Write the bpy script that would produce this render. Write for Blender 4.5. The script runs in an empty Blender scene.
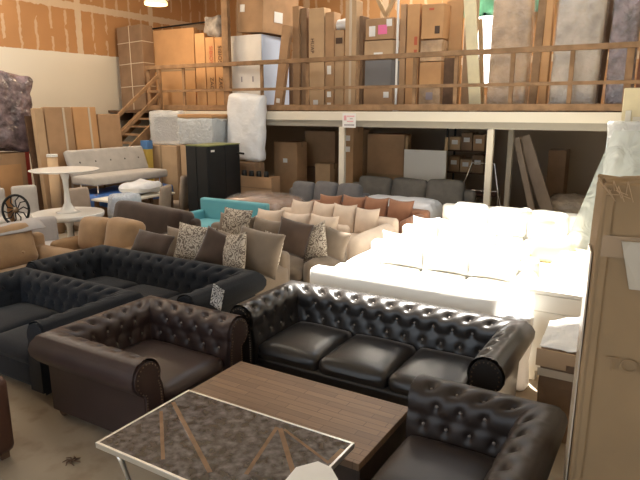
import bpy, bmesh, math, random
from mathutils import Vector, Matrix, noise
random.seed(7)
C = bpy.context.scene.collection
PI = math.pi
R = math.radians
# ------------------------------------------------------------------ camera calibration (photo 640x480)
F, CH, YAW = 590.0, 2.5, R(31)
PIT = math.atan(132 / F)
def ray(px, py):
    u = (px - 320) / F; v = (py - 240) / F
    f = math.cos(PIT) - v * math.sin(PIT); d = math.sin(PIT) + v * math.cos(PIT)
    return (u * math.cos(YAW) - f * math.sin(YAW), u * math.sin(YAW) + f * math.cos(YAW), -d)
def atz(px, py, z):
    r = ray(px, py); t = (z - CH) / r[2]; return (r[0] * t, r[1] * t, z)
def aty(px, py, Y):
    r = ray(px, py); t = Y / r[1]; return (r[0] * t, Y, CH + r[2] * t)
def atx(px, py, X):
    r = ray(px, py); t = X / r[0]; return (X, r[1] * t, CH + r[2] * t)

# ------------------------------------------------------------------ materials
def mat(name, col, rough=0.8, spec=0.5, metal=0.0, var=0.0, vscale=6.0, bump=0.0, bscale=80.0, bdist=0.01, sheen=0.0, coat=0.0, col2=None, detail=4.0, alpha=1.0, trans=0.0, emit=None, estr=0.0):
    m = bpy.data.materials.new(name); m.use_nodes = True
    nt = m.node_tree; b = nt.nodes['Principled BSDF']
    def s(k, v):
        if k in b.inputs: b.inputs[k].default_value = v
    s('Base Color', (*col, 1)); s('Roughness', rough); s('Specular IOR Level', spec); s('Metallic', metal)
    s('Sheen Weight', sheen); s('Coat Weight', coat); s('Coat Roughness', 0.12); s('Alpha', alpha); s('Transmission Weight', trans)
    if emit: s('Emission Color', (*emit, 1)); s('Emission Strength', estr)
    tc = nt.nodes.new('ShaderNodeTexCoord')
    if var or col2:
        n = nt.nodes.new('ShaderNodeTexNoise'); n.inputs['Scale'].default_value = vscale; n.inputs['Detail'].default_value = detail
        nt.links.new(tc.outputs['Object'], n.inputs['Vector'])
        r = nt.nodes.new('ShaderNodeValToRGB')
        c2 = col2 or tuple(c * (1 - var) for c in col)
        c1 = col if col2 else tuple(min(1, c * (1 + var)) for c in col)
        r.color_ramp.elements[0].position = 0.35; r.color_ramp.elements[1].position = 0.65
        r.color_ramp.elements[0].color = (*c2, 1); r.color_ramp.elements[1].color = (*c1, 1)
        nt.links.new(n.outputs['Fac'], r.inputs['Fac']); nt.links.new(r.outputs['Color'], b.inputs['Base Color'])
    if bump:
        n2 = nt.nodes.new('ShaderNodeTexNoise'); n2.inputs['Scale'].default_value = bscale; n2.inputs['Detail'].default_value = 3
        nt.links.new(tc.outputs['Object'], n2.inputs['Vector'])
        bp = nt.nodes.new('ShaderNodeBump'); bp.inputs['Strength'].default_value = bump; bp.inputs['Distance'].default_value = bdist
        nt.links.new(n2.outputs['Fac'], bp.inputs['Height']); nt.links.new(bp.outputs['Normal'], b.inputs['Normal'])
    return m

class NB:                                               # little node builder
    def __init__(s, m):
        s.nt = m.node_tree; s.b = s.nt.nodes['Principled BSDF']; s.tc = s.nt.nodes.new('ShaderNodeTexCoord')
    def n(s, t, **kw):
        x = s.nt.nodes.new(t)
        for k, v in kw.items(): setattr(x, k, v)
        return x
    def l(s, a, b): s.nt.links.new(a, b)
    def math(s, op, a, b=None):
        x = s.n('ShaderNodeMath', operation=op)
        for i, v in enumerate((a, b)):
            if v is None: continue
            if isinstance(v, (int, float)): x.inputs[i].default_value = v
            else: s.l(v, x.inputs[i])
        return x.outputs[0]
    def mix(s, fac, a, b):
        x = s.n('ShaderNodeMix', data_type='RGBA')
        s.l(fac, x.inputs[0])
        for i, v in ((6, a), (7, b)):
            if isinstance(v, tuple): x.inputs[i].default_value = (*v, 1)
            else: s.l(v, x.inputs[i])
        return x.outputs[2]
    def noise(s, vec, scale, detail=3):
        x = s.n('ShaderNodeTexNoise'); x.inputs['Scale'].default_value = scale; x.inputs['Detail'].default_value = detail
        s.l(vec, x.inputs['Vector']); return x.outputs['Fac']

def wall_material(name, axis, split, lower, drywall, tape, seam0):
    m = mat(name, lower, 0.9); q = NB(m)
    sp = q.n('ShaderNodeSeparateXYZ'); q.l(q.tc.outputs['Object'], sp.inputs[0])
    u = sp.outputs[axis]; z = sp.outputs[2]
    nz = q.noise(q.tc.outputs['Object'], 1.5); nf = q.noise(q.tc.outputs['Object'], 9)
    # joint compound dabs on the stud lines
    fu = q.math('ABSOLUTE', q.math('SUBTRACT', q.math('FRACT', q.math('DIVIDE', q.math('ADD', u, q.math('MULTIPLY', q.math('SUBTRACT', nf, 0.5), 0.10)), 0.406)), 0.5))
    on_stud = q.math('LESS_THAN', fu, 0.085)
    mp = q.n('ShaderNodeMapping'); mp.inputs['Scale'].default_value = (2.4, 2.4, 2.2); q.l(q.tc.outputs['Object'], mp.inputs['Vector'])
    brk = q.math('GREATER_THAN', q.noise(mp.outputs[0], 1.0, 1), 0.46)
    dabs = q.math('MULTIPLY', q.math('MULTIPLY', on_stud, brk), 0.55)
    wob = q.math('MULTIPLY', q.math('SUBTRACT', nf, 0.5), 0.08)
    vs = q.math('ABSOLUTE', q.math('SUBTRACT', q.math('FRACT', q.math('DIVIDE', q.math('SUBTRACT', q.math('ADD', u, wob), seam0 - 1.22), 2.44)), 0.5))
    vseam = q.math('LESS_THAN', vs, 0.036)
    hs = q.math('LESS_THAN', q.math('ABSOLUTE', q.math('SUBTRACT', q.math('ADD', z, wob), split + 1.13)), 0.085)
    tp = q.math('MINIMUM', q.math('ADD', q.math('ADD', q.math('MULTIPLY', vseam, 0.8), q.math('MULTIPLY', hs, 0.8)), dabs), 0.85)
    dw = q.mix(nz, tuple(c * 0.86 for c in drywall), tuple(min(1, c * 1.12) for c in drywall))
    up = q.mix(tp, dw, tape)
    lo = q.mix(nz, tuple(c * 0.96 for c in lower), lower)
    q.l(q.mix(q.math('GREATER_THAN', q.math('ADD', z, q.math('MULTIPLY', wob, 0.5)), split), lo, up), q.b.inputs['Base Color'])
    return m

def plank_material(name):
    m = mat(name, (0.3, 0.2, 0.13), 0.5); q = NB(m)
    br = q.n('ShaderNodeTexBrick'); br.offset = 0.37; br.squash = 1
    br.inputs['Color1'].default_value = (0.36, 0.225, 0.135, 1); br.inputs['Color2'].default_value = (0.24, 0.15, 0.095, 1)
    br.inputs['Mortar'].default_value = (0.13, 0.08, 0.055, 1); br.inputs['Scale'].default_value = 1.0
    br.inputs['Mortar Size'].default_value = 0.0025; br.inputs['Brick Width'].default_value = 0.36; br.inputs['Row Height'].default_value = 0.062
    q.l(q.tc.outputs['Object'], br.inputs['Vector'])
    mp = q.n('ShaderNodeMapping'); mp.inputs['Scale'].default_value = (3, 40, 3); q.l(q.tc.outputs['Object'], mp.inputs['Vector'])
    g = q.noise(mp.outputs[0], 2.0, 6)
    q.l(q.mix(q.math('MULTIPLY', g, 0.75), br.outputs['Color'], (0.15, 0.09, 0.055)), q.b.inputs['Base Color'])
    return m

def floral_material(name, light, dark, scale=9):
    m = mat(name, light, 0.9); q = NB(m)
    v = q.n('ShaderNodeTexVoronoi'); v.inputs['Scale'].default_value = scale
    nn = q.n('ShaderNodeTexNoise'); nn.inputs['Scale'].default_value = 9; q.l(q.tc.outputs['Object'], nn.inputs['Vector'])
    ad = q.n('ShaderNodeMix', data_type='VECTOR'); ad.inputs[0].default_value = 0.14; q.l(q.tc.outputs['Object'], ad.inputs[4]); q.l(nn.outputs['Color'], ad.inputs[5])
    q.l(ad.outputs[1], v.inputs['Vector'])
    ring = q.math('SINE', q.math('MULTIPLY', v.outputs['Distance'], 22))
    q.l(q.mix(q.math('GREATER_THAN', ring, -0.1), dark, light), q.b.inputs['Base Color'])
    return m

def film_material(name, tint=(0.9, 0.92, 0.95), clear=0.5, bs=12):
    m = bpy.data.materials.new(name); m.use_nodes = True; nt = m.node_tree; nt.nodes.clear()
    o = nt.nodes.new('ShaderNodeOutputMaterial'); mx = nt.nodes.new('ShaderNodeMixShader'); t = nt.nodes.new('ShaderNodeBsdfTransparent')
    p = nt.nodes.new('ShaderNodeBsdfPrincipled'); p.inputs['Base Color'].default_value = (*tint, 1); p.inputs['Roughness'].default_value = 0.22
    tc = nt.nodes.new('ShaderNodeTexCoord'); n = nt.nodes.new('ShaderNodeTexNoise'); n.inputs['Scale'].default_value = bs; n.inputs['Distortion'].default_value = 1.2
    b = nt.nodes.new('ShaderNodeBump'); b.inputs['Strength'].default_value = 0.9; b.inputs['Distance'].default_value = 0.05
    nt.links.new(tc.outputs['Object'], n.inputs['Vector']); nt.links.new(n.outputs['Fac'], b.inputs['Height']); nt.links.new(b.outputs['Normal'], p.inputs['Normal'])
    mx.inputs[0].default_value = 1 - clear
    nt.links.new(t.outputs[0], mx.inputs[1]); nt.links.new(p.outputs[0], mx.inputs[2]); nt.links.new(mx.outputs[0], o.inputs[0])
    return m

M = dict(
    leather=mat('black_leather', (0.022, 0.019, 0.018), 0.34, 0.55, bump=0.25, bscale=260, bdist=0.002, var=0.15, vscale=3),
    brown_leather=mat('brown_leather', (0.040, 0.024, 0.022), 0.42, 0.45, bump=0.25, bscale=260, bdist=0.002, var=0.15, vscale=3),
    brown_leather2=mat('dark_brown_leather', (0.030, 0.021, 0.018), 0.42, 0.45, bump=0.25, bscale=260, bdist=0.002, var=0.15, vscale=3),
    button_glint=mat('button_leather_glint', (0.22, 0.19, 0.17), 0.22, 0.8),  # buttons paler than the leather, their highlights put into the colour
    nail=mat('nailhead_metal', (0.22, 0.17, 0.12), 0.35, metal=0.9),
    charcoal=mat('charcoal_linen', (0.019, 0.021, 0.026), 0.95, 0.2, sheen=0.08, bump=0.4, bscale=300, bdist=0.002, var=0.2, vscale=120),
    charcoal_button=mat('charcoal_button', (0.02, 0.022, 0.026), 0.9),
    taupe=mat('taupe_chenille', (0.20, 0.155, 0.115), 0.95, 0.2, sheen=0.3, bump=0.4, bscale=220, bdist=0.003, var=0.08),
    taupe_dark=mat('brown_chenille', (0.075, 0.050, 0.038), 0.95, 0.2, sheen=0.3, bump=0.4, bscale=220, bdist=0.003, var=0.12),
    brown=mat('chocolate_microfibre', (0.048, 0.029, 0.021), 0.9, 0.2, sheen=0.35, bump=0.3, bscale=60, bdist=0.006, var=0.18, vscale=4),
    tan=mat('tan_suede', (0.34, 0.215, 0.115), 0.9, 0.2, sheen=0.3, bump=0.3, bscale=60, bdist=0.005, var=0.12, vscale=4),
    rust=mat('rust_fabric', (0.33, 0.165, 0.10), 0.95, 0.2, sheen=0.2, bump=0.3, bscale=200, bdist=0.003, var=0.08),
    cream=mat('cream_fabric', (0.68, 0.56, 0.46), 0.95, 0.2, sheen=0.2, bump=0.3, bscale=200, bdist=0.003, var=0.05),
    white=mat('white_fabric', (0.86, 0.84, 0.79), 0.9, 0.3, bump=0.2, bscale=150, bdist=0.003),
    grey=mat('grey_fabric', (0.17, 0.165, 0.17), 0.95, 0.2, sheen=0.2, bump=0.3, bscale=220, bdist=0.003, var=0.1),
    warm_grey=mat('warm_grey_fabric', (0.19, 0.18, 0.165), 0.95, 0.2, bump=0.3, bscale=220, bdist=0.003, var=0.1),
    oatmeal=mat('oatmeal_linen', (0.47, 0.44, 0.41), 0.95, 0.2, bump=0.3, bscale=250, bdist=0.003, var=0.06),
    pale_grey=mat('pale_grey_fabric', (0.42, 0.40, 0.40), 0.95, 0.2, bump=0.3, bscale=250, bdist=0.003, var=0.06),
    pillow_grey=mat('pillow_grey', (0.62, 0.60, 0.57), 0.9, 0.2),
    cream_pale=mat('pale_cream_fabric', (0.78, 0.70, 0.52), 0.9, 0.2),
    pouch=mat('clear_pouch', (0.55, 0.49, 0.40), 0.3, 0.6),
    beige=mat('beige_fabric', (0.36, 0.29, 0.235), 0.95, 0.2, bump=0.3, bscale=250, bdist=0.003, var=0.06),
    turquoise=mat('turquoise_vinyl', (0.15, 0.43, 0.50), 0.6, 0.4, bump=0.1, bscale=120, bdist=0.003),
    floral=floral_material('floral_fabric', (0.50, 0.44, 0.36), (0.16, 0.125, 0.10), 13),
    floral_grey=floral_material('floral_fabric_grey', (0.55, 0.52, 0.48), (0.09, 0.08, 0.075), 16),
    black=mat('black_laminate', (0.014, 0.016, 0.018), 0.55, 0.4, var=0.2, vscale=2),
    black_metal=mat('black_metal', (0.02, 0.02, 0.02), 0.4, metal=0.6),
    chrome=mat('chrome', (0.75, 0.75, 0.75), 0.2, metal=1.0),
    silver=mat('brushed_silver_frame', (0.78, 0.76, 0.70), 0.32, metal=0.85),
    cardboard=mat('cardboard', (0.43, 0.27, 0.155), 0.9, 0.2, var=0.10, vscale=2.5, bump=0.1, bscale=30, bdist=0.004),
    cardboard_lt=mat('cardboard_light', (0.52, 0.36, 0.22), 0.9, 0.2, var=0.08, vscale=2.5, bump=0.1, bscale=30, bdist=0.004),
    cardboard_or=mat('cardboard_orange', (0.56, 0.32, 0.155), 0.9, 0.2, var=0.08, vscale=2.0, bump=0.1, bscale=30, bdist=0.004),
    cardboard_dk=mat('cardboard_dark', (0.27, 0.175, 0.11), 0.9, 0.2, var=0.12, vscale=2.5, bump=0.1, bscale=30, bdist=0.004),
    cardboard_big=mat('cardboard_weathered', (0.33, 0.225, 0.125), 0.85, 0.25, var=0.09, vscale=1.8, bump=0.12, bscale=14, bdist=0.006),
    tape=mat('brown_packing_tape', (0.36, 0.25, 0.15), 0.25, 0.6),
    clear_tape=mat('pale_packing_tape', (0.62, 0.52, 0.40), 0.22, 0.6),
    paper=mat('white_paper', (0.85, 0.84, 0.82), 0.85, 0.3, var=0.03),
    pink=mat('pink_label', (0.85, 0.20, 0.42), 0.8),
    ink=mat('printing_ink', (0.09, 0.055, 0.04), 0.9), red_ink=mat('red_ink', (0.55, 0.13, 0.07), 0.9), pink_ink=mat('pink_ink', (0.80, 0.42, 0.46), 0.9), grey_ink=mat('grey_ink', (0.35, 0.30, 0.33), 0.9),
    wood=mat('rail_timber', (0.29, 0.175, 0.095), 0.75, 0.3, var=0.2, vscale=5), wood_dk=mat('dark_timber', (0.13, 0.075, 0.045), 0.75, 0.3, var=0.2, vscale=5),
    wood_lt=mat('pine_timber', (0.50, 0.35, 0.20), 0.75, 0.3, var=0.15, vscale=5),
    cream_board=mat('cream_board', (0.80, 0.70, 0.46), 0.75, 0.3, var=0.05),
    plank=plank_material('wood_plank_top'), plank_side=mat('walnut_side', (0.058, 0.036, 0.026), 0.5, var=0.25, vscale=8),
    mirror=None, beam_reflection=mat('beam_reflection_strip', (0.20, 0.125, 0.08), 0.2, 0.5, var=0.2, vscale=12),
    white_gloss=mat('white_lacquer', (0.84, 0.83, 0.80), 0.25, 0.5),
    white_wood=mat('white_painted_wood', (0.80, 0.76, 0.66), 0.6, 0.4),
    cream_paint=mat('cream_paint', (0.80, 0.74, 0.62), 0.7, 0.4), grey_paint=mat('grey_beige_paint', (0.42, 0.39, 0.33), 0.7, 0.4),
    white_box=mat('white_carton_board', (0.84, 0.80, 0.75), 0.8, 0.3, var=0.03), blue_white=mat('pale_blue_side', (0.55, 0.66, 0.86), 0.6, 0.4),
    grey_box=mat('grey_plastic', (0.19, 0.185, 0.19), 0.7), white_plastic=mat('white_plastic_sheet', (0.80, 0.82, 0.86), 0.3, 0.5, bump=0.5, bscale=7, bdist=0.05),
    red=mat('red_panel', (0.42, 0.055, 0.04), 0.6), blue=mat('blue_tarp', (0.06, 0.17, 0.50), 0.4, bump=0.4, bscale=10, bdist=0.03), yellow=mat('yellow_print', (0.75, 0.55, 0.12), 0.6), blue_print=mat('blue_print', (0.10, 0.25, 0.55), 0.6),
    wrap_brown=mat('wrapped_brown', (0.50, 0.335, 0.20), 0.28, 0.6, bump=0.9, bscale=9, bdist=0.05, coat=0.6, var=0.3, vscale=3),
    wrap_grey=mat('wrapped_grey', (0.52, 0.44, 0.36), 0.25, 0.6, bump=0.9, bscale=8, bdist=0.06, coat=0.6, var=0.25, vscale=3),
    wrap_purple=mat('wrapped_purple', (0.20, 0.15, 0.17), 0.22, 0.6, bump=1.0, bscale=9, bdist=0.07, coat=0.7, var=0.5, vscale=5),
    wrap_copper=mat('wrapped_copper', (0.30, 0.185, 0.135), 0.2, 0.6, bump=0.9, bscale=9, bdist=0.05, coat=0.8, var=0.25, vscale=4),
    rag=mat('grey_rag_plastic', (0.36, 0.33, 0.31), 0.5, bump=0.8, bscale=12, bdist=0.05, var=0.3),
    green=mat('green_tarp', (0.25, 0.52, 0.36), 0.7, var=0.25, vscale=3),
    film=film_material('clear_film', (0.85, 0.87, 0.88), 0.45), film_clear=film_material('thin_clear_film', (0.9, 0.88, 0.85), 0.87, 14),
    red_chair=mat('maroon_vinyl', (0.10, 0.045, 0.03), 0.5, 0.4),
    lamp_glow=mat('lamp_glow', (1, 0.8, 0.5), emit=(1.0, 0.66, 0.24), estr=2.4), sky_glow=mat('window_daylight', (1, 1, 1), emit=(1.0, 0.98, 0.93), estr=4.0),
)
# antique mirror top, dim blue-grey reflection painted into its blotches
_m = mat('antique_mirror', (0.05, 0.045, 0.045), 0.06, 0.9); _q = NB(_m)
_n = _q.noise(_q.tc.outputs['Object'], 19, 9)
_r = _q.n('ShaderNodeValToRGB'); _r.color_ramp.elements[0].position = 0.40; _r.color_ramp.elements[1].position = 0.85
_r.color_ramp.elements[0].color = (0.042, 0.036, 0.038, 1); _r.color_ramp.elements[1].color = (0.22, 0.21, 0.225, 1)
_q.l(_n, _r.inputs['Fac']); _q.l(_r.outputs[0], _q.b.inputs['Base Color'])
M['mirror'] = _m
# concrete floor
_m = mat('concrete_floor', (0.3, 0.25, 0.19), 0.7, 0.35); _q = NB(_m)
_a = _q.noise(_q.tc.outputs['Object'], 0.9, 6); _b2 = _q.noise(_q.tc.outputs['Object'], 5, 8)
_c = _q.mix(_a, (0.28, 0.215, 0.15), (0.44, 0.37, 0.28))
_st = _q.n('ShaderNodeValToRGB'); _st.color_ramp.elements[0].position = 0.52; _st.color_ramp.elements[1].position = 0.68
_q.l(_b2, _st.inputs['Fac'])
_q.l(_q.mix(_q.math('MULTIPLY', _st.outputs[0], 0.45), _c, (0.20, 0.135, 0.09)), _q.b.inputs['Base Color'])
M['floor'] = _m

# ------------------------------------------------------------------ mesh helpers
def bm_box(bm, x0, x1, y0, y1, z0, z1, bev=0.0, seg=2, mtx=None):
    t = bmesh.new()
    bmesh.ops.create_cube(t, size=1)
    for v in t.verts:
        v.co = Vector(((x0 + x1) / 2 + v.co.x * (x1 - x0), (y0 + y1) / 2 + v.co.y * (y1 - y0), (z0 + z1) / 2 + v.co.z * (z1 - z0)))
    if bev: bmesh.ops.bevel(t, geom=t.edges[:], offset=bev, segments=seg, affect='EDGES', profile=0.5)
    if mtx: t.transform(mtx)
    merge(bm, t)
def merge(bm, t):
    me = bpy.data.meshes.new('tmp'); t.to_mesh(me); bm.from_mesh(me); bpy.data.meshes.remove(me); t.free()
def bm_tube(bm, pts, r, n=8):
    rs = r if isinstance(r, (list, tuple)) else [r] * len(pts)
    P = [Vector(p) for p in pts]; rings = []
    up = Vector((0, 0, 1))
    for i, p in enumerate(P):
        d = (P[min(i + 1, len(P) - 1)] - P[max(i - 1, 0)]).normalized()
        a = d.cross(up)
        if a.length < 1e-3: a = d.cross(Vector((1, 0, 0)))
        a.normalize(); b = d.cross(a)
        rings.append([bm.verts.new(p + (a * math.cos(2 * PI * k / n) + b * math.sin(2 * PI * k / n)) * rs[i]) for k in range(n)])
    for i in range(len(rings) - 1):
        for k in range(n):
            bm.faces.new((rings[i][k], rings[i][(k + 1) % n], rings[i + 1][(k + 1) % n], rings[i + 1][k]))
    bm.faces.new(rings[0][::-1]); bm.faces.new(rings[-1])
def bm_lathe(bm, prof, n=32, c=(0, 0)):
    rings = [[bm.verts.new((c[0] + r * math.cos(2 * PI * k / n), c[1] + r * math.sin(2 * PI * k / n), z)) for k in range(n)] for r, z in prof]
    for i in range(len(rings) - 1):
        for k in range(n):
            bm.faces.new((rings[i][k], rings[i][(k + 1) % n], rings[i + 1][(k + 1) % n], rings[i + 1][k]))
    bm.faces.new(rings[0][::-1]); bm.faces.new(rings[-1])
def bm_prism(bm, poly, axis, a0, a1):
    def P(p, a):
        return (a, p[0], p[1]) if axis == 'x' else ((p[0], a, p[1]) if axis == 'y' else (p[0], p[1], a))
    A = [bm.verts.new(P(p, a0)) for p in poly]; B = [bm.verts.new(P(p, a1)) for p in poly]
    n = len(poly)
    bm.faces.new(A[::-1]); bm.faces.new(B)
    for i in range(n): bm.faces.new((A[i], A[(i + 1) % n], B[(i + 1) % n], B[i]))
def bm_round(bm, x0, x1, y0, y1, z0, z1, r=0.05, n=8, puff=(0, 0, 0), wob=0.0, seed=0.0, mtx=None):
    """soft upholstered block: rounded edges, crowned faces, a little unevenness"""
    t = bmesh.new(); bmesh.ops.create_cube(t, size=2)
    bmesh.ops.subdivide_edges(t, edges=t.edges[:], cuts=n, use_grid_fill=True)
    hx, hy, hz = (x1 - x0) / 2, (y1 - y0) / 2, (z1 - z0) / 2
    c = Vector(((x0 + x1) / 2, (y0 + y1) / 2, (z0 + z1) / 2)); r = min(r, hx * .98, hy * .98, hz * .98)
    h = (hx, hy, hz)
    def warp(a, hh):                                    # more rows near the edges
        e = r / hh
        s = 1 if a >= 0 else -1
        return s * (1 - e * (1 - abs(a)) / 0.3) if abs(a) > 0.7 else a / 0.7 * (1 - e)
    for v in t.verts:
        u = v.co.copy()
        p = Vector((warp(u[i], h[i]) * h[i] for i in range(3)))
        q = Vector((max(-h[i] + r, min(h[i] - r, p[i])) for i in range(3)))
        d = p - q
        if d.length > 1e-9: p = q + d.normalized() * r
        fx, fy, fz = (1 - u.x ** 2), (1 - u.y ** 2), (1 - u.z ** 2)
        sg = lambda a: (1 if a > 0 else -1) if abs(a) > 0.55 else a / 0.55
        p += Vector((sg(u.x) * puff[0] * fy * fz, sg(u.y) * puff[1] * fx * fz, sg(u.z) * puff[2] * fx * fy))
        if wob:
            k = noise.noise_vector(Vector((p.x * 5 + seed, p.y * 5, p.z * 5))); p += k * wob
        v.co = c + p
    if mtx: t.transform(mtx)
    for f in t.faces: f.smooth = True
    merge(bm, t)
def bm_pillow(bm, w, h, t, n=16, seed=0.0, mtx=None, sag=0.0):
    """stuffed cushion standing in the xz plane, base at z = 0, thickness along y"""
    tb = bmesh.new(); S = {}
    for side in (1, -1):
        for i in range(n + 1):
            for j in range(n + 1):
                if side == -1 and (i in (0, n) or j in (0, n)): S[(side, i, j)] = S[(1, i, j)]; continue
                u = -1 + 2 * i / n; v = -1 + 2 * j / n
                x = u * w / 2 * (1 - 0.07 * (1 - v * v)); z = v * h / 2 * (1 - 0.07 * (1 - u * u))
                th = t / 2 * (max(0, (1 - u * u) * (1 - v * v))) ** 0.42
                k = noise.noise(Vector((x * 6 + seed, z * 6, side * 2 + seed))) * 0.10 * t
                S[(side, i, j)] = tb.verts.new((x, side * (th + k * (th > 0)), z + h / 2 - sag * (1 - u * u) * (v > 0) * v))
    for side in (1, -1):
        for i in range(n):
            for j in range(n):
                f = (S[(side, i, j)], S[(side, i + 1, j)], S[(side, i + 1, j + 1)], S[(side, i, j + 1)])
                fc = tb.faces.new(f if side == -1 else f[::-1]); fc.smooth = True
    if mtx: tb.transform(mtx)
    merge(bm, tb)
def obj(name, bm, m, parent=None, loc=(0, 0, 0), rot=(0, 0, 0), smooth=False):
    me = bpy.data.meshes.new(name)
    bmesh.ops.recalc_face_normals(bm, faces=bm.faces[:])
    bm.to_mesh(me); bm.free()
    if smooth:
        for p in me.polygons: p.use_smooth = True
    me.materials.append(m)
    o = bpy.data.objects.new(name, me); C.objects.link(o); o.location = loc; o.rotation_euler = rot
    if parent: o.parent = parent
    return o
def nb(): return bmesh.new()
def box_obj(name, d, m, parent=None, bev=0.0, **k):
    b = nb(); bm_box(b, *d, bev=bev); return obj(name, b, m, parent, **k)
def tag(o, label, cat, group=None):
    o['label'] = label; o['category'] = cat
    if group: o['group'] = group
    return o
def thing(name, label, cat, loc=(0, 0, 0), rz=0.0, group=None, rot=None):
    o = bpy.data.objects.new(name, None); o.empty_display_size = 0.1; C.objects.link(o)
    o.location = loc; o.rotation_euler = rot if rot else (0, 0, rz)
    return tag(o, label, cat, group)
def struct(name, d, m, bev=0.0):
    o = box_obj(name, d, m, bev=bev); o['kind'] = 'structure'; return o
def text_mesh(name, s, size, m, parent, loc, rot, ext=0.001):
    cu = bpy.data.curves.new(name, 'FONT'); cu.body = s; cu.size = size; cu.extrude = ext; cu.align_x = 'CENTER'; cu.align_y = 'CENTER'
    to = bpy.data.objects.new(name, cu); C.objects.link(to)
    dg = bpy.context.evaluated_depsgraph_get(); me = bpy.data.meshes.new_from_object(to.evaluated_get(dg))
    bpy.data.objects.remove(to); bpy.data.curves.remove(cu)
    me.materials.clear(); me.materials.append(m)
    o = bpy.data.objects.new(name, me); C.objects.link(o); o.parent = parent; o.location = loc; o.rotation_euler = rot
    return o

# ================================================================== THE SETTING
XL, XR, YF, YB, ZC = -13.3, 2.2, -3.0, 15.0, 6.5
ZM = 2.44                                               # mezzanine floor
struct('floor', (XL - .2, XR + .2, YF - 4, YB + .2, -0.1, 0), M['floor'])
wl = struct('wall_left', (XL - 0.15, XL, YF, YB, 0, ZC), wall_material('left_wall_board', 1, 3.85, (0.80, 0.74, 0.63), (0.50, 0.255, 0.105), (0.70, 0.56, 0.40), 10.32))
WBX, WBZ = (-4.85, -3.55), (3.0, 5.1)                   # window in the back wall
b = nb()
bm_box(b, XL - .15, WBX[0], YB, YB + .15, 0, ZC); bm_box(b, WBX[1], XR + .15, YB, YB + .15, 0, ZC)
bm_box(b, WBX[0], WBX[1], YB, YB + .15, 0, WBZ[0]); bm_box(b, WBX[0], WBX[1], YB, YB + .15, WBZ[1], ZC)
o = obj('wall_back', b, wall_material('back_wall_board', 0, 2.5, (0.42, 0.33, 0.24), (0.52, 0.27, 0.11), (0.70, 0.56, 0.40), -7.0)); o['kind'] = 'structure'
o = bpy.data.objects.new('window_1', None); C.objects.link(o); o['kind'] = 'structure'; o.location = (0, 0, 0)
b = nb()
for d in ((WBX[0], WBX[0] + .06, 14.97, 15.1, *WBZ), (WBX[1] - .06, WBX[1], 14.97, 15.1, *WBZ), (*WBX, 14.97, 15.1, WBZ[0], WBZ[0] + .06), (*WBX, 14.97, 15.1, WBZ[1] - .06, WBZ[1])): bm_box(b, *d)
obj('window_frame', b, M['cream_paint'], o)
box_obj('window_pane', (WBX[0] + .05, WBX[1] - .05, 15.05, 15.07, WBZ[0] + .05, WBZ[1] - .05), M['sky_glow'], o)
struct('wall_right', (XR, XR + .15, YF, YB, 0, ZC), M['cream_paint'])
b = nb()                                                # front wall with the open loading door behind the camera
bm_box(b, XL - .15, -7.0, YF - .15, YF, 0, ZC); bm_box(b, 1.2, XR + .15, YF - .15, YF, 0, ZC); bm_box(b, -7.0, 1.2, YF - .15, YF, 4.4, ZC)
o = obj('wall_front', b, M['cream_paint']); o['kind'] = 'structure'
HX, HY = (-4.80, -1.50), (6.15, 11.2)                   # skylight opening
b = nb()
bm_box(b, XL - .15, HX[0], YF, YB + .15, ZC, ZC + .15); bm_box(b, HX[1], XR + .15, YF, YB + .15, ZC, ZC + .15)
bm_box(b, HX[0], HX[1], YF, HY[0], ZC, ZC + .15); bm_box(b, HX[0], HX[1], HY[1], YB + .15, ZC, ZC + .15)
o = obj('ceiling', b, M['cream_paint']); o['kind'] = 'structure'
b = nb()
for d in ((HX[0] - .08, HX[0], HY[0] - .08, HY[1] + .08, ZC - .1, ZC + .3), (HX[1], HX[1] + .08, HY[0] - .08, HY[1] + .08, ZC - .1, ZC + .3), (*HX, HY[0] - .08, HY[0], ZC - .1, ZC + .3), (*HX, HY[1], HY[1] + .08, ZC - .1, ZC + .3)): bm_box(b, *d)
o = obj('window_2', b, M['cream_paint']); o['kind'] = 'structure'
# mezzanine
b = nb(); bm_box(b, XL, XR, 11.03, YB, ZM - .06, ZM)
for i in range(25): bm_box(b, XL + .3 + i * 0.6, XL + .35 + i * 0.6, 11.1, YB, ZM - .26, ZM - .06)
o = obj('mezzanine_floor', b, M['wood_dk']); o['kind'] = 'structure'
struct('trim_1', (-10.9, XR, 10.95, 11.03, 2.25, ZM - .01), M['cream_paint'])
struct('trim_2', (-10.9, XR, 11.03, 11.12, 2.12, 2.25), M['grey_paint'])
for k, (x, lab, w) in enumerate(((-6.1, 'white post under the mezzanine beside the pink-lettered notice', .13), (-2.98, 'white post under the mezzanine in front of the metal frame', .12), (-9.9, 'white post hidden behind the wrapped boxes below the mezzanine', .12))):
    t = thing('support_post', lab, 'post', (x, 11.07, 0)); 
    box_obj('post_shaft', (-w / 2, w / 2, -.045, .045, .01, 2.118), M['cream_paint'], t, .008); box_obj('base_plate', (-.12, .12, -.1, .1, 0, .012), M['grey_paint'], t)
t = thing('support_post', 'thinner grey post deeper under the mezzanine left of the leaning boards', 'post', (-2.83, 12.0, 0))
box_obj('post_shaft', (-.05, .05, -.05, .05, .01, 2.17), M['grey_paint'], t, .008); box_obj('base_plate', (-.1, .1, -.1, .1, 0, .012), M['grey_paint'], t)
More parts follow.
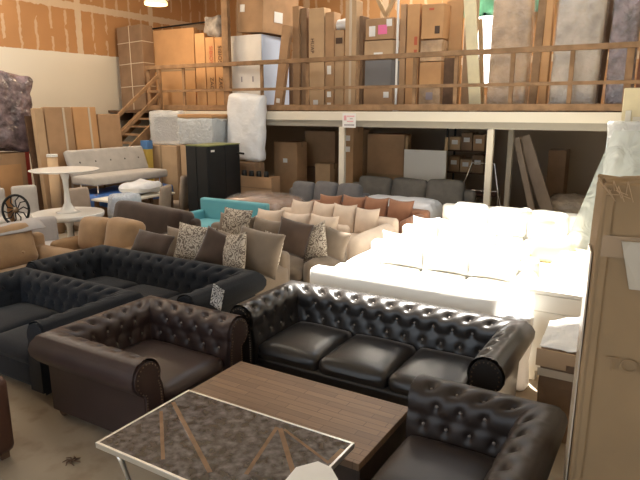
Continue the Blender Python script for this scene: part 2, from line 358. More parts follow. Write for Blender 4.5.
# guard railing
t = thing('guard_railing', 'brown timber guard railing along the edge of the mezzanine', 'railing', (0, 11.0, ZM))
RX0 = -11.75
for x in (-11.72, -10.52, -8.16, -6.95, -5.74, -4.51, -3.69, -2.67, -1.69, -0.82, 0.3):
    w = .11 if x in (-0.82, -11.72) else .075
    box_obj('post', (x - w / 2, x + w / 2, .035, .075, 0.0, 1.0), M['wood'], t, .004)
box_obj('top_rail', (RX0, 1.6, -.03, .075, 1.0, 1.09), M['wood'], t, .006)
box_obj('middle_rail', (RX0, 1.6, .0, .034, .44, .50), M['wood'], t, .004)
box_obj('kick_board', (RX0, 1.6, .0, .034, .01, .13), M['wood'], t, .004)
box_obj('post', (-9.26, -9.08, .036, .14, 0, 3.9), M['wood'], t, .004)
# stair along the left wall
t = thing('staircase', 'brown timber staircase climbing the left wall to the mezzanine', 'staircase', (-11.6, 0, 0))
n = 13; y1 = 10.98; rise = ZM / n; run = .245; y0 = y1 - n * run
for i in range(1, n):
    ys = y0 + i * run
    box_obj('tread', (-.42, .36, ys - .03, ys + run, i * rise - .04, i * rise), M['wood'], t, .004)
for sx in (-.46, .37):
    b = nb(); poly = [(y0, 0.0), (y0 + .28, 0.0), (y1, ZM - .30), (y1, ZM - .02), (y0 + 0.02, .22)]
    bm_prism(b, poly, 'x', sx, sx + .045); obj('stringer', b, M['wood'], t)
def rail3(p, q, w, m, nm):
    b = nb(); bm_tube(b, [p, q], w, 6); return obj(nm, b, m, t)
for hz in (.98, .52):
    b = nb(); a0 = y0 + .3; z0_ = .25 + hz
    bm_prism(b, [(a0, z0_), (a0, z0_ + .10), (y1 - .1, ZM - .06 + hz), (y1 - .1, ZM - .16 + hz)], 'x', .42, .46); obj('handrail', b, M['wood'], t)
for yy in (y0 + .3, y0 + 1.6, y1 - .1):
    zz = (yy - y0) / run * rise
    box_obj('newel_post', (.415, .475, yy - .04, yy + .04, max(0, zz - .15), zz + 1.06), M['wood'], t, .004)

# ================================================================== FURNITURE BUILDERS
CH_T = .30                                              # thickness of a rolled arm or back
def chester_profile(H, r=.135, zb=.07):
    P = []
    cx, cz = .155, H - r
    P += [(0.0, .22), (0.0, .34), (.004, .44), (.012, .50)]
    for k in range(17):
        a = R(203 - k * (203 + 72) / 16); P.append((cx + r * math.cos(a), cz + r * math.sin(a)))
    P += [(.185, cz - r - .02), (.185, .3), (.185, zb)]
    D = [0]
    for i in range(1, len(P)): D.append(D[-1] + math.dist(P[i], P[i - 1]))
    return P, D
def chester_sweep(L, H, xmap, du=.20, rows=(.26, .40, .54), tuft=True, res=.019, depth=.022, cap=(False, False)):
    """tufted rolled panel; xmap(u in 0..1, s) gives the position along the panel (mitred ends), s (thickness) grows along +y"""
    P, D = chester_profile(H); tot = D[-1]
    bm = nb(); nu = int(L / res); us = [i / nu for i in range(nu + 1)]
    tt = []; k = 0.0
    while k < .76: tt.append(k); k += .019
    tt += [.80, .86, .92, 1.0]; tt = [t for t in tt if t < tot - .01] + [tot]
    def at(t):
        for i in range(1, len(P)):
            if D[i] >= t - 1e-9:
                f = (t - D[i - 1]) / (D[i] - D[i - 1]); return (P[i - 1][0] + f * (P[i][0] - P[i - 1][0]), P[i - 1][1] + f * (P[i][1] - P[i - 1][1]))
        return P[-1]
    def nrm(t):
        a = at(max(0, t - .02)); c = at(min(tot, t + .02)); d = Vector((c[0] - a[0], c[1] - a[1])).normalized(); return Vector((-d.y, d.x))
    btn = []
    nb_ = max(2, round((L - .06) / du)); du = (L - .06) / nb_
    if tuft:
        for ri, rt in enumerate(rows):
            x = .03 + (du / 2 if ri % 2 == 0 else du)
            while x < L - .045: btn.append((x, rt)); x += du
    dt = rows[1] - rows[0]
    g = []
    for u in us:
        row = []; U = u * L
        for t in tt:
            s, z = at(t); nn = nrm(t); disp = 0
            if btn:
                dd = min(((U - bx) ** 2 + (t - bt) ** 2) for bx, bt in btn)
                dk = depth * (1.7 if t > rows[-1] - .05 else 1)
                disp -= dk * math.exp(-dd / (.026 ** 2)) + dk * .5 * math.exp(-dd / (.06 ** 2))
                if rows[0] - .10 < t < rows[-1] + .12:
                    a = (U - .03 - du / 2) / du; c = (t - rows[0]) / (2 * dt)
                    for w in (a + c, a - c):
                        e = abs(w - round(w)) * du * .75
                        disp -= depth * .13 * math.exp(-(e / .014) ** 2)
                disp += .010 * (1 if t < .70 else 0)
            row.append(bm.verts.new((xmap(u, s), s + nn.x * disp, z + nn.y * disp)))
        g.append(row)
    for i in range(len(us) - 1):
        for j in range(len(tt) - 1):
            f = bm.faces.new((g[i][j], g[i + 1][j], g[i + 1][j + 1], g[i][j + 1])); f.smooth = True
    if cap[0]: bm.faces.new(g[0])
    if cap[1]: bm.faces.new(g[-1])
    pos = []
    for bx, bt in btn:
        s, z = at(bt); nn = nrm(bt); k = depth * (1.5 if bt < rows[-1] else 2.55) - .014
        pos.append((xmap(bx / L, s), s - nn.x * k, z - nn.y * k, 0))
    return bm, pos
_btn_mesh = {}
def button_mesh(m, r=.013):
    k = (m.name, r)
    if k not in _btn_mesh:
        b = nb(); bmesh.ops.create_uvsphere(b, u_segments=8, v_segments=6, radius=r)
        me = bpy.data.meshes.new('button'); b.to_mesh(me); b.free(); me.materials.append(m)
        for p in me.polygons: p.use_smooth = True
        _btn_mesh[k] = me
    return _btn_mesh[k]
def add_buttons(root, pos, mtx, m, r=.013):
    for x, y, z, a in pos:
        o = bpy.data.objects.new('button', button_mesh(m, r)); C.objects.link(o); o.parent = root
        o.location = mtx @ Vector((x, y, z))
def chesterfield(name, label, cat, x0, x1, y0, y1, rz, H, m, mb, nseat, nails=True, seat_z=.42, tufted_arms=True):
    """faces local -y; x0..x1,y0..y1 is its footprint in the room"""
    cx, cy = (x0 + x1) / 2, (y0 + y1) / 2
    swap = abs(math.sin(rz)) > .7
    W, D = ((y1 - y0), (x1 - x0)) if swap else ((x1 - x0), (y1 - y0))
    t = thing(name, label, cat, (cx, cy, 0), rz)
    T = CH_T
    hi = W / 2 - T
    bm, pos = chester_sweep(W - .2, H, lambda u, q: (2 * u - 1) * (hi + q))
    mt = Matrix.Translation((0, D / 2 - T, 0)); bm.transform(mt); obj('backrest', bm, m, t)
    add_buttons(t, pos, mt, mb)
    for s in (-1, 1):
        bm, pos = chester_sweep(D - .1, H, lambda u, q: -D / 2 + u * (D - T + q), tuft=tufted_arms)
        rot = Matrix(((0, s, 0, s * hi), (1, 0, 0, 0), (0, 0, 1, 0), (0, 0, 0, 1)))
        bm.transform(rot); a = obj('arm', bm, m, t)
        if tufted_arms: add_buttons(t, pos, rot, mb)
        P, _ = chester_profile(H)
        pl = [(s * (W / 2 - T + q[0]), q[1]) for q in P]
        pl = [(s * (W / 2 - T), .07)] + pl
        c0 = (sum(q[0] for q in pl) / len(pl), sum(q[1] for q in pl) / len(pl))
        def shrink(q, k):
            return (c0[0] + (q[0] - c0[0]) * k, c0[1] + (q[1] - c0[1]) * (1 - (1 - k) * .45))
        b = nb(); bm_prism(b, [shrink(q, .90) for q in pl], 'y', -D / 2 - .018, -D / 2 + .02); fp = obj('arm_front', b, m, t)
        if nails:
            b = nb(); path = [shrink(q, .74) for q in pl[1:]]; acc = 0
            pts = []
            for i in range(1, len(path)):
                d = math.dist(path[i], path[i - 1]); k = max(1, int(d / .021))
                for j in range(k): pts.append((path[i - 1][0] + (path[i][0] - path[i - 1][0]) * j / k, path[i - 1][1] + (path[i][1] - path[i - 1][1]) * j / k))
            for q in pts: bmesh.ops.create_uvsphere(b, u_segments=6, v_segments=4, radius=.0065, matrix=Matrix.Translation((q[0], -D / 2 - .019, q[1])))
            obj('nailhead_trim', b, M['nail'], fp)
    b = nb(); bm_round(b, -W / 2 + T - .03, W / 2 - T + .03, -D / 2 + .02, D / 2 - T + .02, .08, .30, .03, 4); obj('seat_base', b, m, t)
    sw = (W - 2 * T) / nseat
    for i in range(nseat):
        a = -W / 2 + T + i * sw
        b = nb(); bm_round(b, a + .004, a + sw - .004, -D / 2 + .01, D / 2 - T + .02, .27, seat_z, .06, 10, (0, .012, .04), .006, i * 3.1)
        obj('seat_cushion', b, m, t)
    for sx in (-1, 1):
        for sy in (-1, 1):
            b = nb(); bm_lathe(b, [(.025, 0), (.038, .03), (.03, .085)], 12, (sx * (W / 2 - .18), sy * (D / 2 - .16))); obj('foot', b, M['wood_dk'], t, smooth=True)
    return t

def soft_sofa(name, label, cat, x0, x1, y0, y1, H, m, nback=3, rz=0.0, arm_h=.62, arm_w=.22, back_h=None, nseat=None, seat_z=.45, arm_r=None, right_arm_len=None, arms=(1, 1), cush_t=.24, cush_mats=None, bt=.2, pointed=True, lean=14, group=None):
    cx, cy = (x0 + x1) / 2, (y0 + y1) / 2
    swap = abs(math.sin(rz)) > .7
    W, D = ((y1 - y0), (x1 - x0)) if swap else ((x1 - x0), (y1 - y0))
    t = thing(name, label, cat, (cx, cy, 0), rz, group)
    nseat = nseat or nback; back_h = back_h or H - .16
    aw = [arm_w if a else 0 for a in arms]
    b = nb(); bm_round(b, -W / 2 + .02, W / 2 - .02, -D / 2 + .03, D / 2 - .02, .07, .30, .03, 4); obj('base', b, m, t)
    b = nb(); bm_round(b, -W / 2 + .02, W / 2 - .02, D / 2 - bt, D / 2, .09, back_h, .06, 8, (0, .01, .01), .006, 2); obj('backrest', b, m, t)
    for s, w in ((-1, aw[0]), (1, aw[1])):
        if not w: continue
        ln = -D / 2 if not (s == 1 and right_arm_len) else D / 2 - right_arm_len
        xa, xb = (-W / 2, -W / 2 + w) if s < 0 else (W / 2 - w, W / 2)
        b = nb(); bm_round(b, xa, xb, ln, D / 2 - .03, .08, arm_h, w * .46 if arm_r is None else arm_r, 8, (0.012, .01, .02), .008, s * 5); obj('arm', b, m, t)
    ix0, ix1 = -W / 2 + aw[0], W / 2 - aw[1]
    sw = (ix1 - ix0) / nseat
    for i in range(nseat):
        b = nb(); bm_round(b, ix0 + i * sw + .004, ix0 + (i + 1) * sw - .004, -D / 2, D / 2 - bt - .02, .29, seat_z, .055, 8, (0, .012, .03), .008, i * 2.3); obj('seat_cushion', b, m, t)
    bw = (ix1 - ix0) / nback
    for i in range(nback):
        mm = cush_mats[i] if cush_mats else m
        hh = H - seat_z + .03 + random.uniform(-.02, .02)
        mt = Matrix.Translation((ix0 + (i + .5) * bw, D / 2 - bt - cush_t * .30, seat_z - .01)) @ Matrix.Rotation(R(-lean), 4, 'X') @ Matrix.Rotation(R(random.uniform(-2.5, 2.5)), 4, 'Y')
        b = nb()
        if pointed: bm_pillow(b, bw * 1.03, hh, cush_t, 16, i * 3.7, mt, sag=.02)
        else: bm_round(b, -bw / 2 + .004, bw / 2 - .004, -cush_t / 2, cush_t / 2, 0, hh, .09, 9, (0, .03, .02), .01, i * 1.9, mt)
        obj('back_cushion', b, mm, t)
    for sx in (-1, 1):
        for sy in (-1, 1):
            box_obj('foot', (sx * (W / 2 - .12) - .03, sx * (W / 2 - .12) + .03, sy * (D / 2 - .12) - .03, sy * (D / 2 - .12) + .03, 0, .08), M['wood_dk'], t)
    return t

def throw_pillow(label, px, py, Y, w, h, m, th=.16, rz=0, roll=0, lean=18, base=None, group=None):
    """square throw pillow whose middle is seen at (px,py), standing at depth Y"""
    X, Y, Z = aty(px, py, Y)
    mt = Matrix.Translation((0, 0, -h / 2))
    b = nb(); bm_pillow(b, w, h, th, 16, px * .13, mt)
    o = obj('throw_pillow', b, m, None, (X, Y, Z), (R(-lean), R(roll), R(rz)))
    return tag(o, label, 'pillow', group)

def carton(label, d, m, cat='cardboard box', name='carton', tape='x', tilt=(0, 0, 0), labels=(), bev=.012, tape_m=None, group=None, front='y'):
    """closed carton: body + tape + paper labels; d = x0,x1,y0,y1,z0,z1 in the room, tilt about its base centre"""
    x0, x1, y0, y1, z0, z1 = d
    w, dp, h = x1 - x0, y1 - y0, z1 - z0
    t = thing(name, label, cat, ((x0 + x1) / 2, (y0 + y1) / 2, z0), rot=tuple(R(a) for a in tilt), group=group)
    b = nb(); bm_box(b, -w / 2, w / 2, -dp / 2, dp / 2, 0, h, bev, 2)
    bmesh.ops.subdivide_edges(b, edges=[e for e in b.edges if e.calc_length() > .25], cuts=3, use_grid_fill=True)
    for v in b.verts:
        k = noise.noise_vector(v.co * 2.2 + Vector((x0 * 7, y0 * 3, z0))) * .008; v.co += Vector((k.x, k.y, 0))
    obj('box_body', b, m, t)
    tm = tape_m or M['tape']; e = .0065
    if tape == 'x': box_obj('tape_strip', (-w / 2 - e, w / 2 + e, -.03, .03, h - .12, h + e), tm, t); 
    if tape == 'v': box_obj('tape_strip', (-.028, .028, -dp / 2 - e, dp / 2 + e, -.0 + .002, h + e), tm, t)
    if tape == 'h': box_obj('tape_strip', (-w / 2 - e, w / 2 + e, -dp / 2 - e, dp / 2 + e, h * .5 - .028, h * .5 + .028), tm, t)
    for (u, v, lw, lh, lm) in labels:                    # u,v in 0..1 on the -y face
        xx = -w / 2 + u * w; zz = v * h
        box_obj('shipping_label', (xx - lw / 2, xx + lw / 2, -dp / 2 - .011, -dp / 2 - .006, zz - lh / 2, zz + lh / 2), lm, t)
    return t

def mez(label, pl, pr, pt, Y, m, th=.12, zb=None, z0=ZM, lean=2.0, tilt=0.0, name='carton', cat='cardboard box', tape=None, labels=(), pref=85, tape_m=None, group=None, bev=.012):
    """upright carton seen between columns pl..pr (at row pref) with its top at row pt"""
    xa = aty(pl, pref, Y)[0]; xb = aty(pr, pref, Y)[0]; zt = aty((pl + pr) / 2, pt, Y)[2]
    return carton(label, (xa, xb, Y, Y + th, z0 + .003, zt), m, cat, name, tape, (-lean, tilt, 0), labels, bev=bev, tape_m=tape_m, group=group)

# ================================================================== FRONT GROUP
chesterfield('leather_sofa', 'long black leather button-tufted sofa with rolled arms behind the plank coffee table', 'sofa', -3.38, -0.85, 3.98, 5.0, 0, .755, M['leather'], M['button_glint'], 3)
chesterfield('leather_armchair', 'brown leather tufted armchair left of the mirrored coffee table, facing right', 'armchair', -4.31, -3.10, 2.58, 3.92, R(90), .735, M['brown_leather'], M['button_glint'], 1)
chesterfield('leather_loveseat', 'dark brown leather tufted loveseat at the lower right, beside the tall carton', 'loveseat', -1.33, -0.38, 1.72, 3.64, R(-90), .735, M['brown_leather2'], M['button_glint'], 2)
chesterfield('tufted_sofa', 'long charcoal fabric button-tufted sofa with a floral tag on its right arm', 'sofa', -6.42, -3.72, 3.95, 5.08, 0, .755, M['charcoal'], M['charcoal_button'], 3, nails=False)
t = bpy.data.objects['tufted_sofa']
chesterfield('tufted_loveseat', 'charcoal fabric button-tufted loveseat cut off by the left edge of the picture', 'loveseat', -6.32, -4.335, 2.80, 3.925, 0, .735, M['charcoal'], M['charcoal_button'], 2, nails=False)
# swatch hanging over the charcoal arm front
b = nb(); bm_box(b, -.075, .075, 0, .006, -.11, .10); bmesh.ops.subdivide_edges(b, edges=b.edges[:], cuts=2)
for v in b.verts: v.co.y -= .012 * math.sin(v.co.x * 25)
tag(obj('fabric_swatch', b, M['floral_grey'], None, aty(217, 297, 3.918), (0, R(14), 0)), 'small floral fabric swatch hanging on the charcoal sofa arm', 'swatch')

# wood plank coffee table
t = thing('plank_coffee_table', 'low brown wood-plank coffee table between the leather sofa and the mirrored table', 'coffee table', (-2.185, 3.215, 0))
box_obj('table_top', (-.765, .765, -.40, .40, .375, .425), M['plank'], t, .004)
b = nb(); bm_box(b, -.74, .74, -.375, .375, .02, .375); obj('table_base', b, M['plank_side'], t)
for sx in (-1, 1): box_obj('end_panel', (sx * .752 - .012, sx * .752 + .012, -.385, .385, .0, .375), M['plank_side'], t, .003)

# mirrored coffee table
GX, GY, GZ = -2.105, 2.41, .565
t = thing('mirrored_coffee_table', 'rectangular coffee table with silver edge and dark antiqued mirror top', 'coffee table', (GX, GY, 0))
hw, hd = .66, .395
b = nb(); bm_box(b, -hw + .012, hw - .012, -hd + .012, hd - .012, GZ - .012, GZ - .002); top = obj('mirror_top', b, M['mirror'], t)
b = nb()
for d in ((-hw, hw, -hd, -hd + .016), (-hw, hw, hd - .016, hd), (-hw, -hw + .016, -hd + .016, hd - .016), (hw - .016, hw, -hd + .016, hd - .016)): bm_box(b, *d, GZ - .035, GZ, .002)
obj('edge_frame', b, M['silver'], t)
box_obj('under_panel', (-hw + .012, hw - .012, -hd + .012, hd - .012, GZ - .034, GZ - .013), M['black'], t)
def strip(p, q, w):  # painted strips imitating ceiling beams reflected in the table top
    p = Vector((*p, 0)); q = Vector((*q, 0)); d = (q - p); L = d.length; a = math.atan2(d.y, d.x)
    b = nb(); bm_box(b, 0, L, -w / 2, w / 2, GZ - .0022, GZ - .0005); b.transform(Matrix.Translation(p) @ Matrix.Rotation(a, 4, 'Z')); obj('beam_reflection_strip', b, M['beam_reflection'], top)
def on_top(px, py):
    p = atz(px, py, GZ); return (max(-hw + .03, min(hw - .03, p[0] - GX)), max(-hd + .03, min(hd - .03, p[1] - GY)))
for p, q, w in (((161, 411), (163, 459), .022), ((173, 402), (210, 472), .028), ((277, 427), (246, 474), .024), ((280, 428), (295, 478), .03), ((284, 429), (332, 464), .018), ((343, 449), (331, 463), .03)): strip(on_top(*p), on_top(*q), w)
for sx in (-1, 1):
    for sy in (-1, 1):
        b = nb(); pts = [(sx * (hw - .15), sy * (hd - .03), GZ - .034), (sx * (hw - .17), sy * (hd - .04), .48), (sx * (hw - .20), sy * (hd - .06), .34), (sx * (hw - .17), sy * (hd - .05), .16), (sx * (hw - .06), sy * (hd - .02), .0)]
        bm_tube(b, pts, [.016, .016, .014, .013, .015], 8); obj('curved_leg', b, M['silver'], t, smooth=True)
# sheet of paper lying on it
p0 = [atz(*q, GZ) for q in ((296, 468), (318, 462), (331, 468), (345, 492), (276, 492))]
b = nb(); vs = [b.verts.new((p[0], p[1], GZ + .002)) for p in p0]; f = b.faces.new(vs); ex = bmesh.ops.extrude_face_region(b, geom=[f]); bmesh.ops.translate(b, verts=[v for v in ex['geom'] if isinstance(v, bmesh.types.BMVert)], vec=(0, 0, .003))
tag(obj('paper_sheet', b, M['paper']), 'white sheet of paper lying on the mirrored coffee table', 'paper')
# litter on the floor
X0, Y0, _ = atz(72, 462, 0)
b = nb()
for k in range(7):
    a = k * .9; bm_tube(b, [(0, 0, .008), (.035 * math.cos(a), .035 * math.sin(a), .014), (.07 * math.cos(a + .4), .06 * math.sin(a + .4), .006)], [.008, .006, .003], 5)
tag(obj('dry_leaf', b, M['wood_dk'], None, (X0, Y0, .002)), 'dark dry leaf scrap on the bare floor left of the mirrored table', 'leaf')
# arm of a maroon chair at the lower left edge
X0, Y0, _ = atz(14, 385, .62)
t = thing('vinyl_chair', 'maroon chair of which only an arm shows at the lower left edge', 'chair', (X0 - .55, Y0 - .30, 0))
b = nb(); bm_round(b, .28, .42, -.35, .35, .05, .64, .06, 6, (0.01, .01, .01)); obj('arm', b, M['red_chair'], t)
b = nb(); bm_round(b, -.42, -.28, -.35, .35, .05, .64, .06, 6, (0.01, .01, .01)); obj('arm', b, M['red_chair'], t)
b = nb(); bm_round(b, -.28, .28, -.35, .30, .1, .44, .06, 6, (0, .01, .02)); obj('seat', b, M['red_chair'], t)
b = nb(); bm_round(b, -.30, .30, .24, .36, .4, .66, .06, 6, (0, .01, .02)); obj('backrest', b, M['red_chair'], t)
for sx in (-.34, .34):
    for sy in (-.28, .28): box_obj('foot', (sx - .03, sx + .03, sy - .03, sy + .03, 0, .06), M['wood_dk'], t)

# ================================================================== RIGHT SIDE
# tall carton in the right foreground
bx, by, bz = atz(603, 183, 2.17)
t = thing('tall_carton', 'tall worn brown carton standing in the right foreground with a torn top corner', 'cardboard box', (bx - .016, by, 0.004), rot=(0, R(.45), R(10)))
b = nb(); bm_box(b, 0, .95, 0, .42, 0, bz, .014, 3); bmesh.ops.subdivide_edges(b, edges=[e for e in b.edges if e.calc_length() > .3], cuts=8, use_grid_fill=True)
for v in b.verts:
    k = noise.noise(v.co * 2.5) * .012; v.co.y += k if v.co.y < .2 else 0; v.co.x += noise.noise(v.co * 3 + Vector((5, 0, 0))) * .008
    if v.co.z > bz - .12 and v.co.x < .12: v.co.z -= .03 * random.random(); v.co.x += .02 * random.random()
obj('box_body', b, M['cardboard_big'], t)
b = nb(); bm_box(b, .02, .05, -.012, -.006, .02, bz - .06); obj('edge_tape', b, M['cardboard_big'], t)
b = nb(); bm_box(b, -.012, -.005, .10, .30, .3, bz - .35); obj('side_tape', b, M['clear_tape'], t)
box_obj('tape_strip', (.02, .95, -.014, -.008, bz - .34, bz - .24), M['tape'], t)
b = nb()
for k in range(9):
    a = k * .012; bm_tube(b, [(a, -.01, bz - .02 - .004 * k), (a - .02 + .01 * (k % 3), -.03, bz + .01 - .02 * (k % 4)), (a + .03, -.03, bz - .05 - .015 * (k % 3))], .0022, 5)
obj('torn_fibre', b, M['cardboard_lt'], t)
b = nb(); bm_box(b, .10, .26, -.022, -.012, bz - .48, bz - .26); bmesh.ops.subdivide_edges(b, edges=b.edges[:], cuts=3)
for v in b.verts: v.co.x += (bz - .26 - v.co.z) * .25; v.co.y -= .02 * abs(noise.noise(v.co * 14))
obj('document_pouch', b, M['pouch'], t)['label'] = 'white plastic document pouch'
text_mesh('printed_text', 'TOH', .10, mat('faded_ink', (0.29, 0.195, 0.107), .9), t, (.20, -.016, bz - .86), (R(90), 0, 0), .001)

# long white cabinet
t = thing('white_cabinet', 'long low white painted cabinet behind the small torn carton', 'cabinet', (0, 0, 0))
cx0, cx1, cy0, cy1 = -1.0, .05, 5.42, 7.1
box_obj('carcass', (cx0, cx1, cy0, cy1, .10, .86), M['white_wood'], t, .006); box_obj('top_board', (cx0 - .02, cx1 + .02, cy0 - .02, cy1 + .02, .86, .895), M['white_wood'], t, .006)
box_obj('drawer_front', (cx0 + .03, cx1 - .03, cy0 - .014, cy0, .70, .85), M['white_wood'], t, .004)
box_obj('door_panel', (cx0 + .03, cx1 - .03, cy0 - .014, cy0, .13, .69), M['white_wood'], t, .004)
for x in (cx0 + .05, cx1 - .05):
    for y in (cy0 + .05, cy1 - .05): box_obj('foot', (x - .04, x + .04, y - .04, y + .04, 0, .10), M['white_wood'], t, .006)
# small torn carton with a paper bag
X0, Y0, _ = atz(541, 347, .74)
t = thing('torn_carton', 'small dark brown torn carton wrapped in tape right of the leather sofa', 'cardboard box', (X0 + .19, Y0 + .19, 0))
b = nb(); bm_box(b, -.19, .19, -.19, .19, 0, .74, .01); bmesh.ops.subdivide_edges(b, edges=b.edges[:], cuts=4, use_grid_fill=True)
for v in b.verts: v.co += noise.noise_vector(v.co * 6) * .012 * (v.co.z > .02)
obj('box_body', b, M['cardboard_dk'], t)
b = nb(); bm_box(b, -.215, .0, -.215, -.203, .60, .735); bm_box(b, .0, .205, -.215, -.203, .645, .735); obj('torn_flap', b, M['cardboard_lt'], t)
box_obj('tape_strip', (-.2, .2, -.206, -.2, .52, .58), M['clear_tape'], t)
b = nb(); bmesh.ops.create_grid(b, x_segments=14, y_segments=14, size=.5)
for v in b.verts:
    u, w = v.co.x + .5, v.co.y + .5
    v.co = Vector((-.20 + .40 * u, -.2 + .38 * w, .012 + .21 * w * (0.35 + .65 * u) + .02 * noise.noise(Vector((u * 5, w * 5, 2)))))
bmesh.ops.solidify(b, geom=b.faces[:], thickness=.006)
tag(obj('paper_wrapping', b, M['paper'], None, (X0 + .19, Y0 + .19, .745)), 'crumpled white paper sheet on top of the small torn carton', 'paper')
# tall mattress in plastic and cream panels
X0 = aty(579, 245, 7.3)[0] - .09; zt = aty(613, 132, 7.35)[2]
t = thing('wrapped_mattress', 'tall mattress under loose clear plastic behind the white cabinet', 'mattress', (X0, 7.22, 0))
b = nb(); bm_round(b, .36, 1.0, .12, .36, .02, zt - .1, .05, 8, (0, .02, 0)); obj('mattress_body', b, M['pale_grey'], t)
b = nb(); nu, nv = 20, 24; g = []
for i in range(nu + 1):
    row = []
    for j in range(nv + 1):
        u = i / nu; v = j / nv; z = zt * (1 - v) + .02
        xl = .33 * max(0, 1 - v / .50) ** 1.0
        x = xl + (1.08 - xl) * u
        y = .06 - .06 * v + .045 * math.sin(u * 26 + v * 5) * (.35 + v) * .6 + .03 * noise.noise(Vector((u * 5, v * 4, 1)))
        row.append(b.verts.new((x, y, z)))
    g.append(row)
for i in range(nu):
    for j in range(nv): b.faces.new((g[i][j], g[i + 1][j], g[i + 1][j + 1], g[i][j + 1])).smooth = True
obj('plastic_cover', b, film_material('mattress_film', (0.50, 0.53, 0.49), .35, 5), t)
x1_ = aty(622, 110, 7.75)[0] - .1
t = thing('wrapped_wardrobe', 'tall cream panelled wardrobe wrapped in plastic behind the right-hand tall carton', 'wardrobe', (x1_, 7.75, 0))
zt2 = aty(625, 88, 7.75)[2]
box_obj('carcass', (.1, 1.25, 0, .5, 0.02, zt2), M['cream_board'], t, .01); box_obj('door_stile', (.14, .2, -.02, 0, .05, zt2 - .25), M['white_wood'], t, .004); box_obj('door_panel', (.22, .75, -.015, 0, .05, zt2 - .32), M['cream_paint'], t, .004)
b = nb(); bm_round(b, -.02, 1.3, -.12, -.04, .05, zt2 - .38, .03, 10, (0, .02, .02), .03, 3); obj('plastic_cover', b, M['film'], t)

# white sofas in the patch of daylight
soft_sofa('white_sofa', 'white boxy sofa directly behind the black leather sofa', 'sofa', -3.25, -1.22, 5.12, 6.05, .88, M['white'], 2, R(180), back_h=.85, pointed=False, arm_h=.60)
soft_sofa('white_sofa', 'white sofa in the sunlit middle row left of the white cabinet', 'sofa', -3.50, -1.25, 6.35, 7.3, .90, M['white'], 3, 0, pointed=True)
soft_sofa('white_sofa', 'white sofa with slumped cushions behind the sunlit middle row', 'sofa', -3.55, -1.86, 7.5, 8.5, .90, M['white'], 3, 0, pointed=True)
soft_sofa('white_sofa', 'farthest white sofa, carrying two round grey pillows under the mezzanine edge', 'sofa', -3.42, -1.10, 8.85, 9.95, .90, M['white'], 3, 0, back_h=.88, pointed=False, cush_t=.2)
for lab, px, py in (('round pale grey pillow on the farthest white sofa, left of its twin', 526, 213), ('round pale grey pillow on the farthest white sofa, right of its twin', 546, 223)):
    X0, Y0, Z0 = aty(px, py, 9.25)
    b = nb(); bmesh.ops.create_uvsphere(b, u_segments=20, v_segments=12, radius=(.10, .13)[px > 530], matrix=Matrix.Diagonal((1, .6, .8, 1)))
    tag(obj('round_pillow', b, M['pillow_grey'], None, (X0, Y0, max(Z0, .56)), smooth=True), lab, 'pillow')
t = soft_sofa('cream_armchair', 'cream armchair half hidden at the back end of the white cabinet', 'armchair', -1.80, -.80, 7.62, 8.5, .80, M['cream_pale'], 1, 0, pointed=False)
X0, Y0, _ = atz(505, 300, .78)
b = nb(); bm_round(b, -.12, .12, -.14, .14, 0, .74, .08, 8, (.01, .01, .02), .03, 4)
tag(obj('wrapped_bundle', b, M['white_plastic'], None, (-1.06, 5.22, .0)), 'white plastic-wrapped bundle behind the right arm of the black leather sofa', 'bundle')

# ================================================================== MIDDLE ROWS
fl, tp, td = M['floral'], M['taupe'], M['taupe_dark']
soft_sofa('taupe_sofa', 'taupe sofa heaped with floral and brown pillows behind the long charcoal sofa', 'sofa', -6.22, -4.02, 5.12, 6.02, .90, tp, 2, 0, arm_h=.60)
throw_pillow('floral throw pillow, leftmost on the front taupe sofa', 194, 244, 5.48, .56, .50, fl, rz=8, roll=4)
throw_pillow('dark brown throw pillow between the two floral ones on the front taupe sofa', 217, 250, 5.34, .46, .46, td, rz=14, roll=20)
throw_pillow('leaning floral throw pillow at the middle of the front taupe sofa', 235, 253, 5.30, .40, .48, fl, rz=-12, roll=-14)
throw_pillow('large taupe square pillow at the right end of the front taupe sofa', 258, 252, 5.50, .66, .54, tp, rz=0, roll=5, th=.20)
throw_pillow('dark brown flat pillow at the left end of the front taupe sofa', 152, 244, 5.36, .62, .34, td, rz=4, roll=4, lean=35, th=.2)
throw_pillow('floral pillow wedged behind the right arm pillow of the front taupe sofa', 271, 250, 5.62, .34, .44, fl, rz=-12, roll=0)
soft_sofa('taupe_sofa', 'taupe sofa in the second row, its right seat bare beside the sunlit white sofas', 'sofa', -6.2, -3.78, 6.16, 7.1, .90, tp, 3, 0, arm_h=.58)
throw_pillow('floral throw pillow at the left end of the second-row taupe sofa', 236, 224, 6.62, .50, .46, fl, rz=4, roll=2)
throw_pillow('dark brown throw pillow tilted in the middle of the second-row taupe sofa', 293, 238, 6.36, .46, .48, td, rz=18, roll=12)
throw_pillow('floral throw pillow standing on its corner on the second-row taupe sofa', 314, 242, 6.50, .46, .48, fl, rz=-10, roll=-22)
throw_pillow('taupe pillow at the right end of the second-row taupe sofa', 334, 244, 6.58, .42, .40, tp, rz=-6, roll=8)
soft_sofa('cream_sofa', 'smaller cream sofa with three plump cushions in front of the long cream one', 'sofa', -5.98, -4.16, 7.16, 7.9, .90, M['cream'], 3, 0, arm_h=.55, arm_w=.16)
soft_sofa('cream_sofa', 'long cream sofa with four cushions and a deep sloping right arm', 'sofa', -6.08, -3.76, 7.96, 8.84, .90, M['cream'], 4, 0, nseat=3, arm_h=.66, right_arm_len=1.5, arm_w=.30)
soft_sofa('rust_sofa', 'rust brown sofa with four back cushions behind the cream sofas', 'sofa', -6.1, -3.60, 8.92, 9.86, .90, M['rust'], 4, 0, nseat=3, arm_h=.68, arm_w=.30)
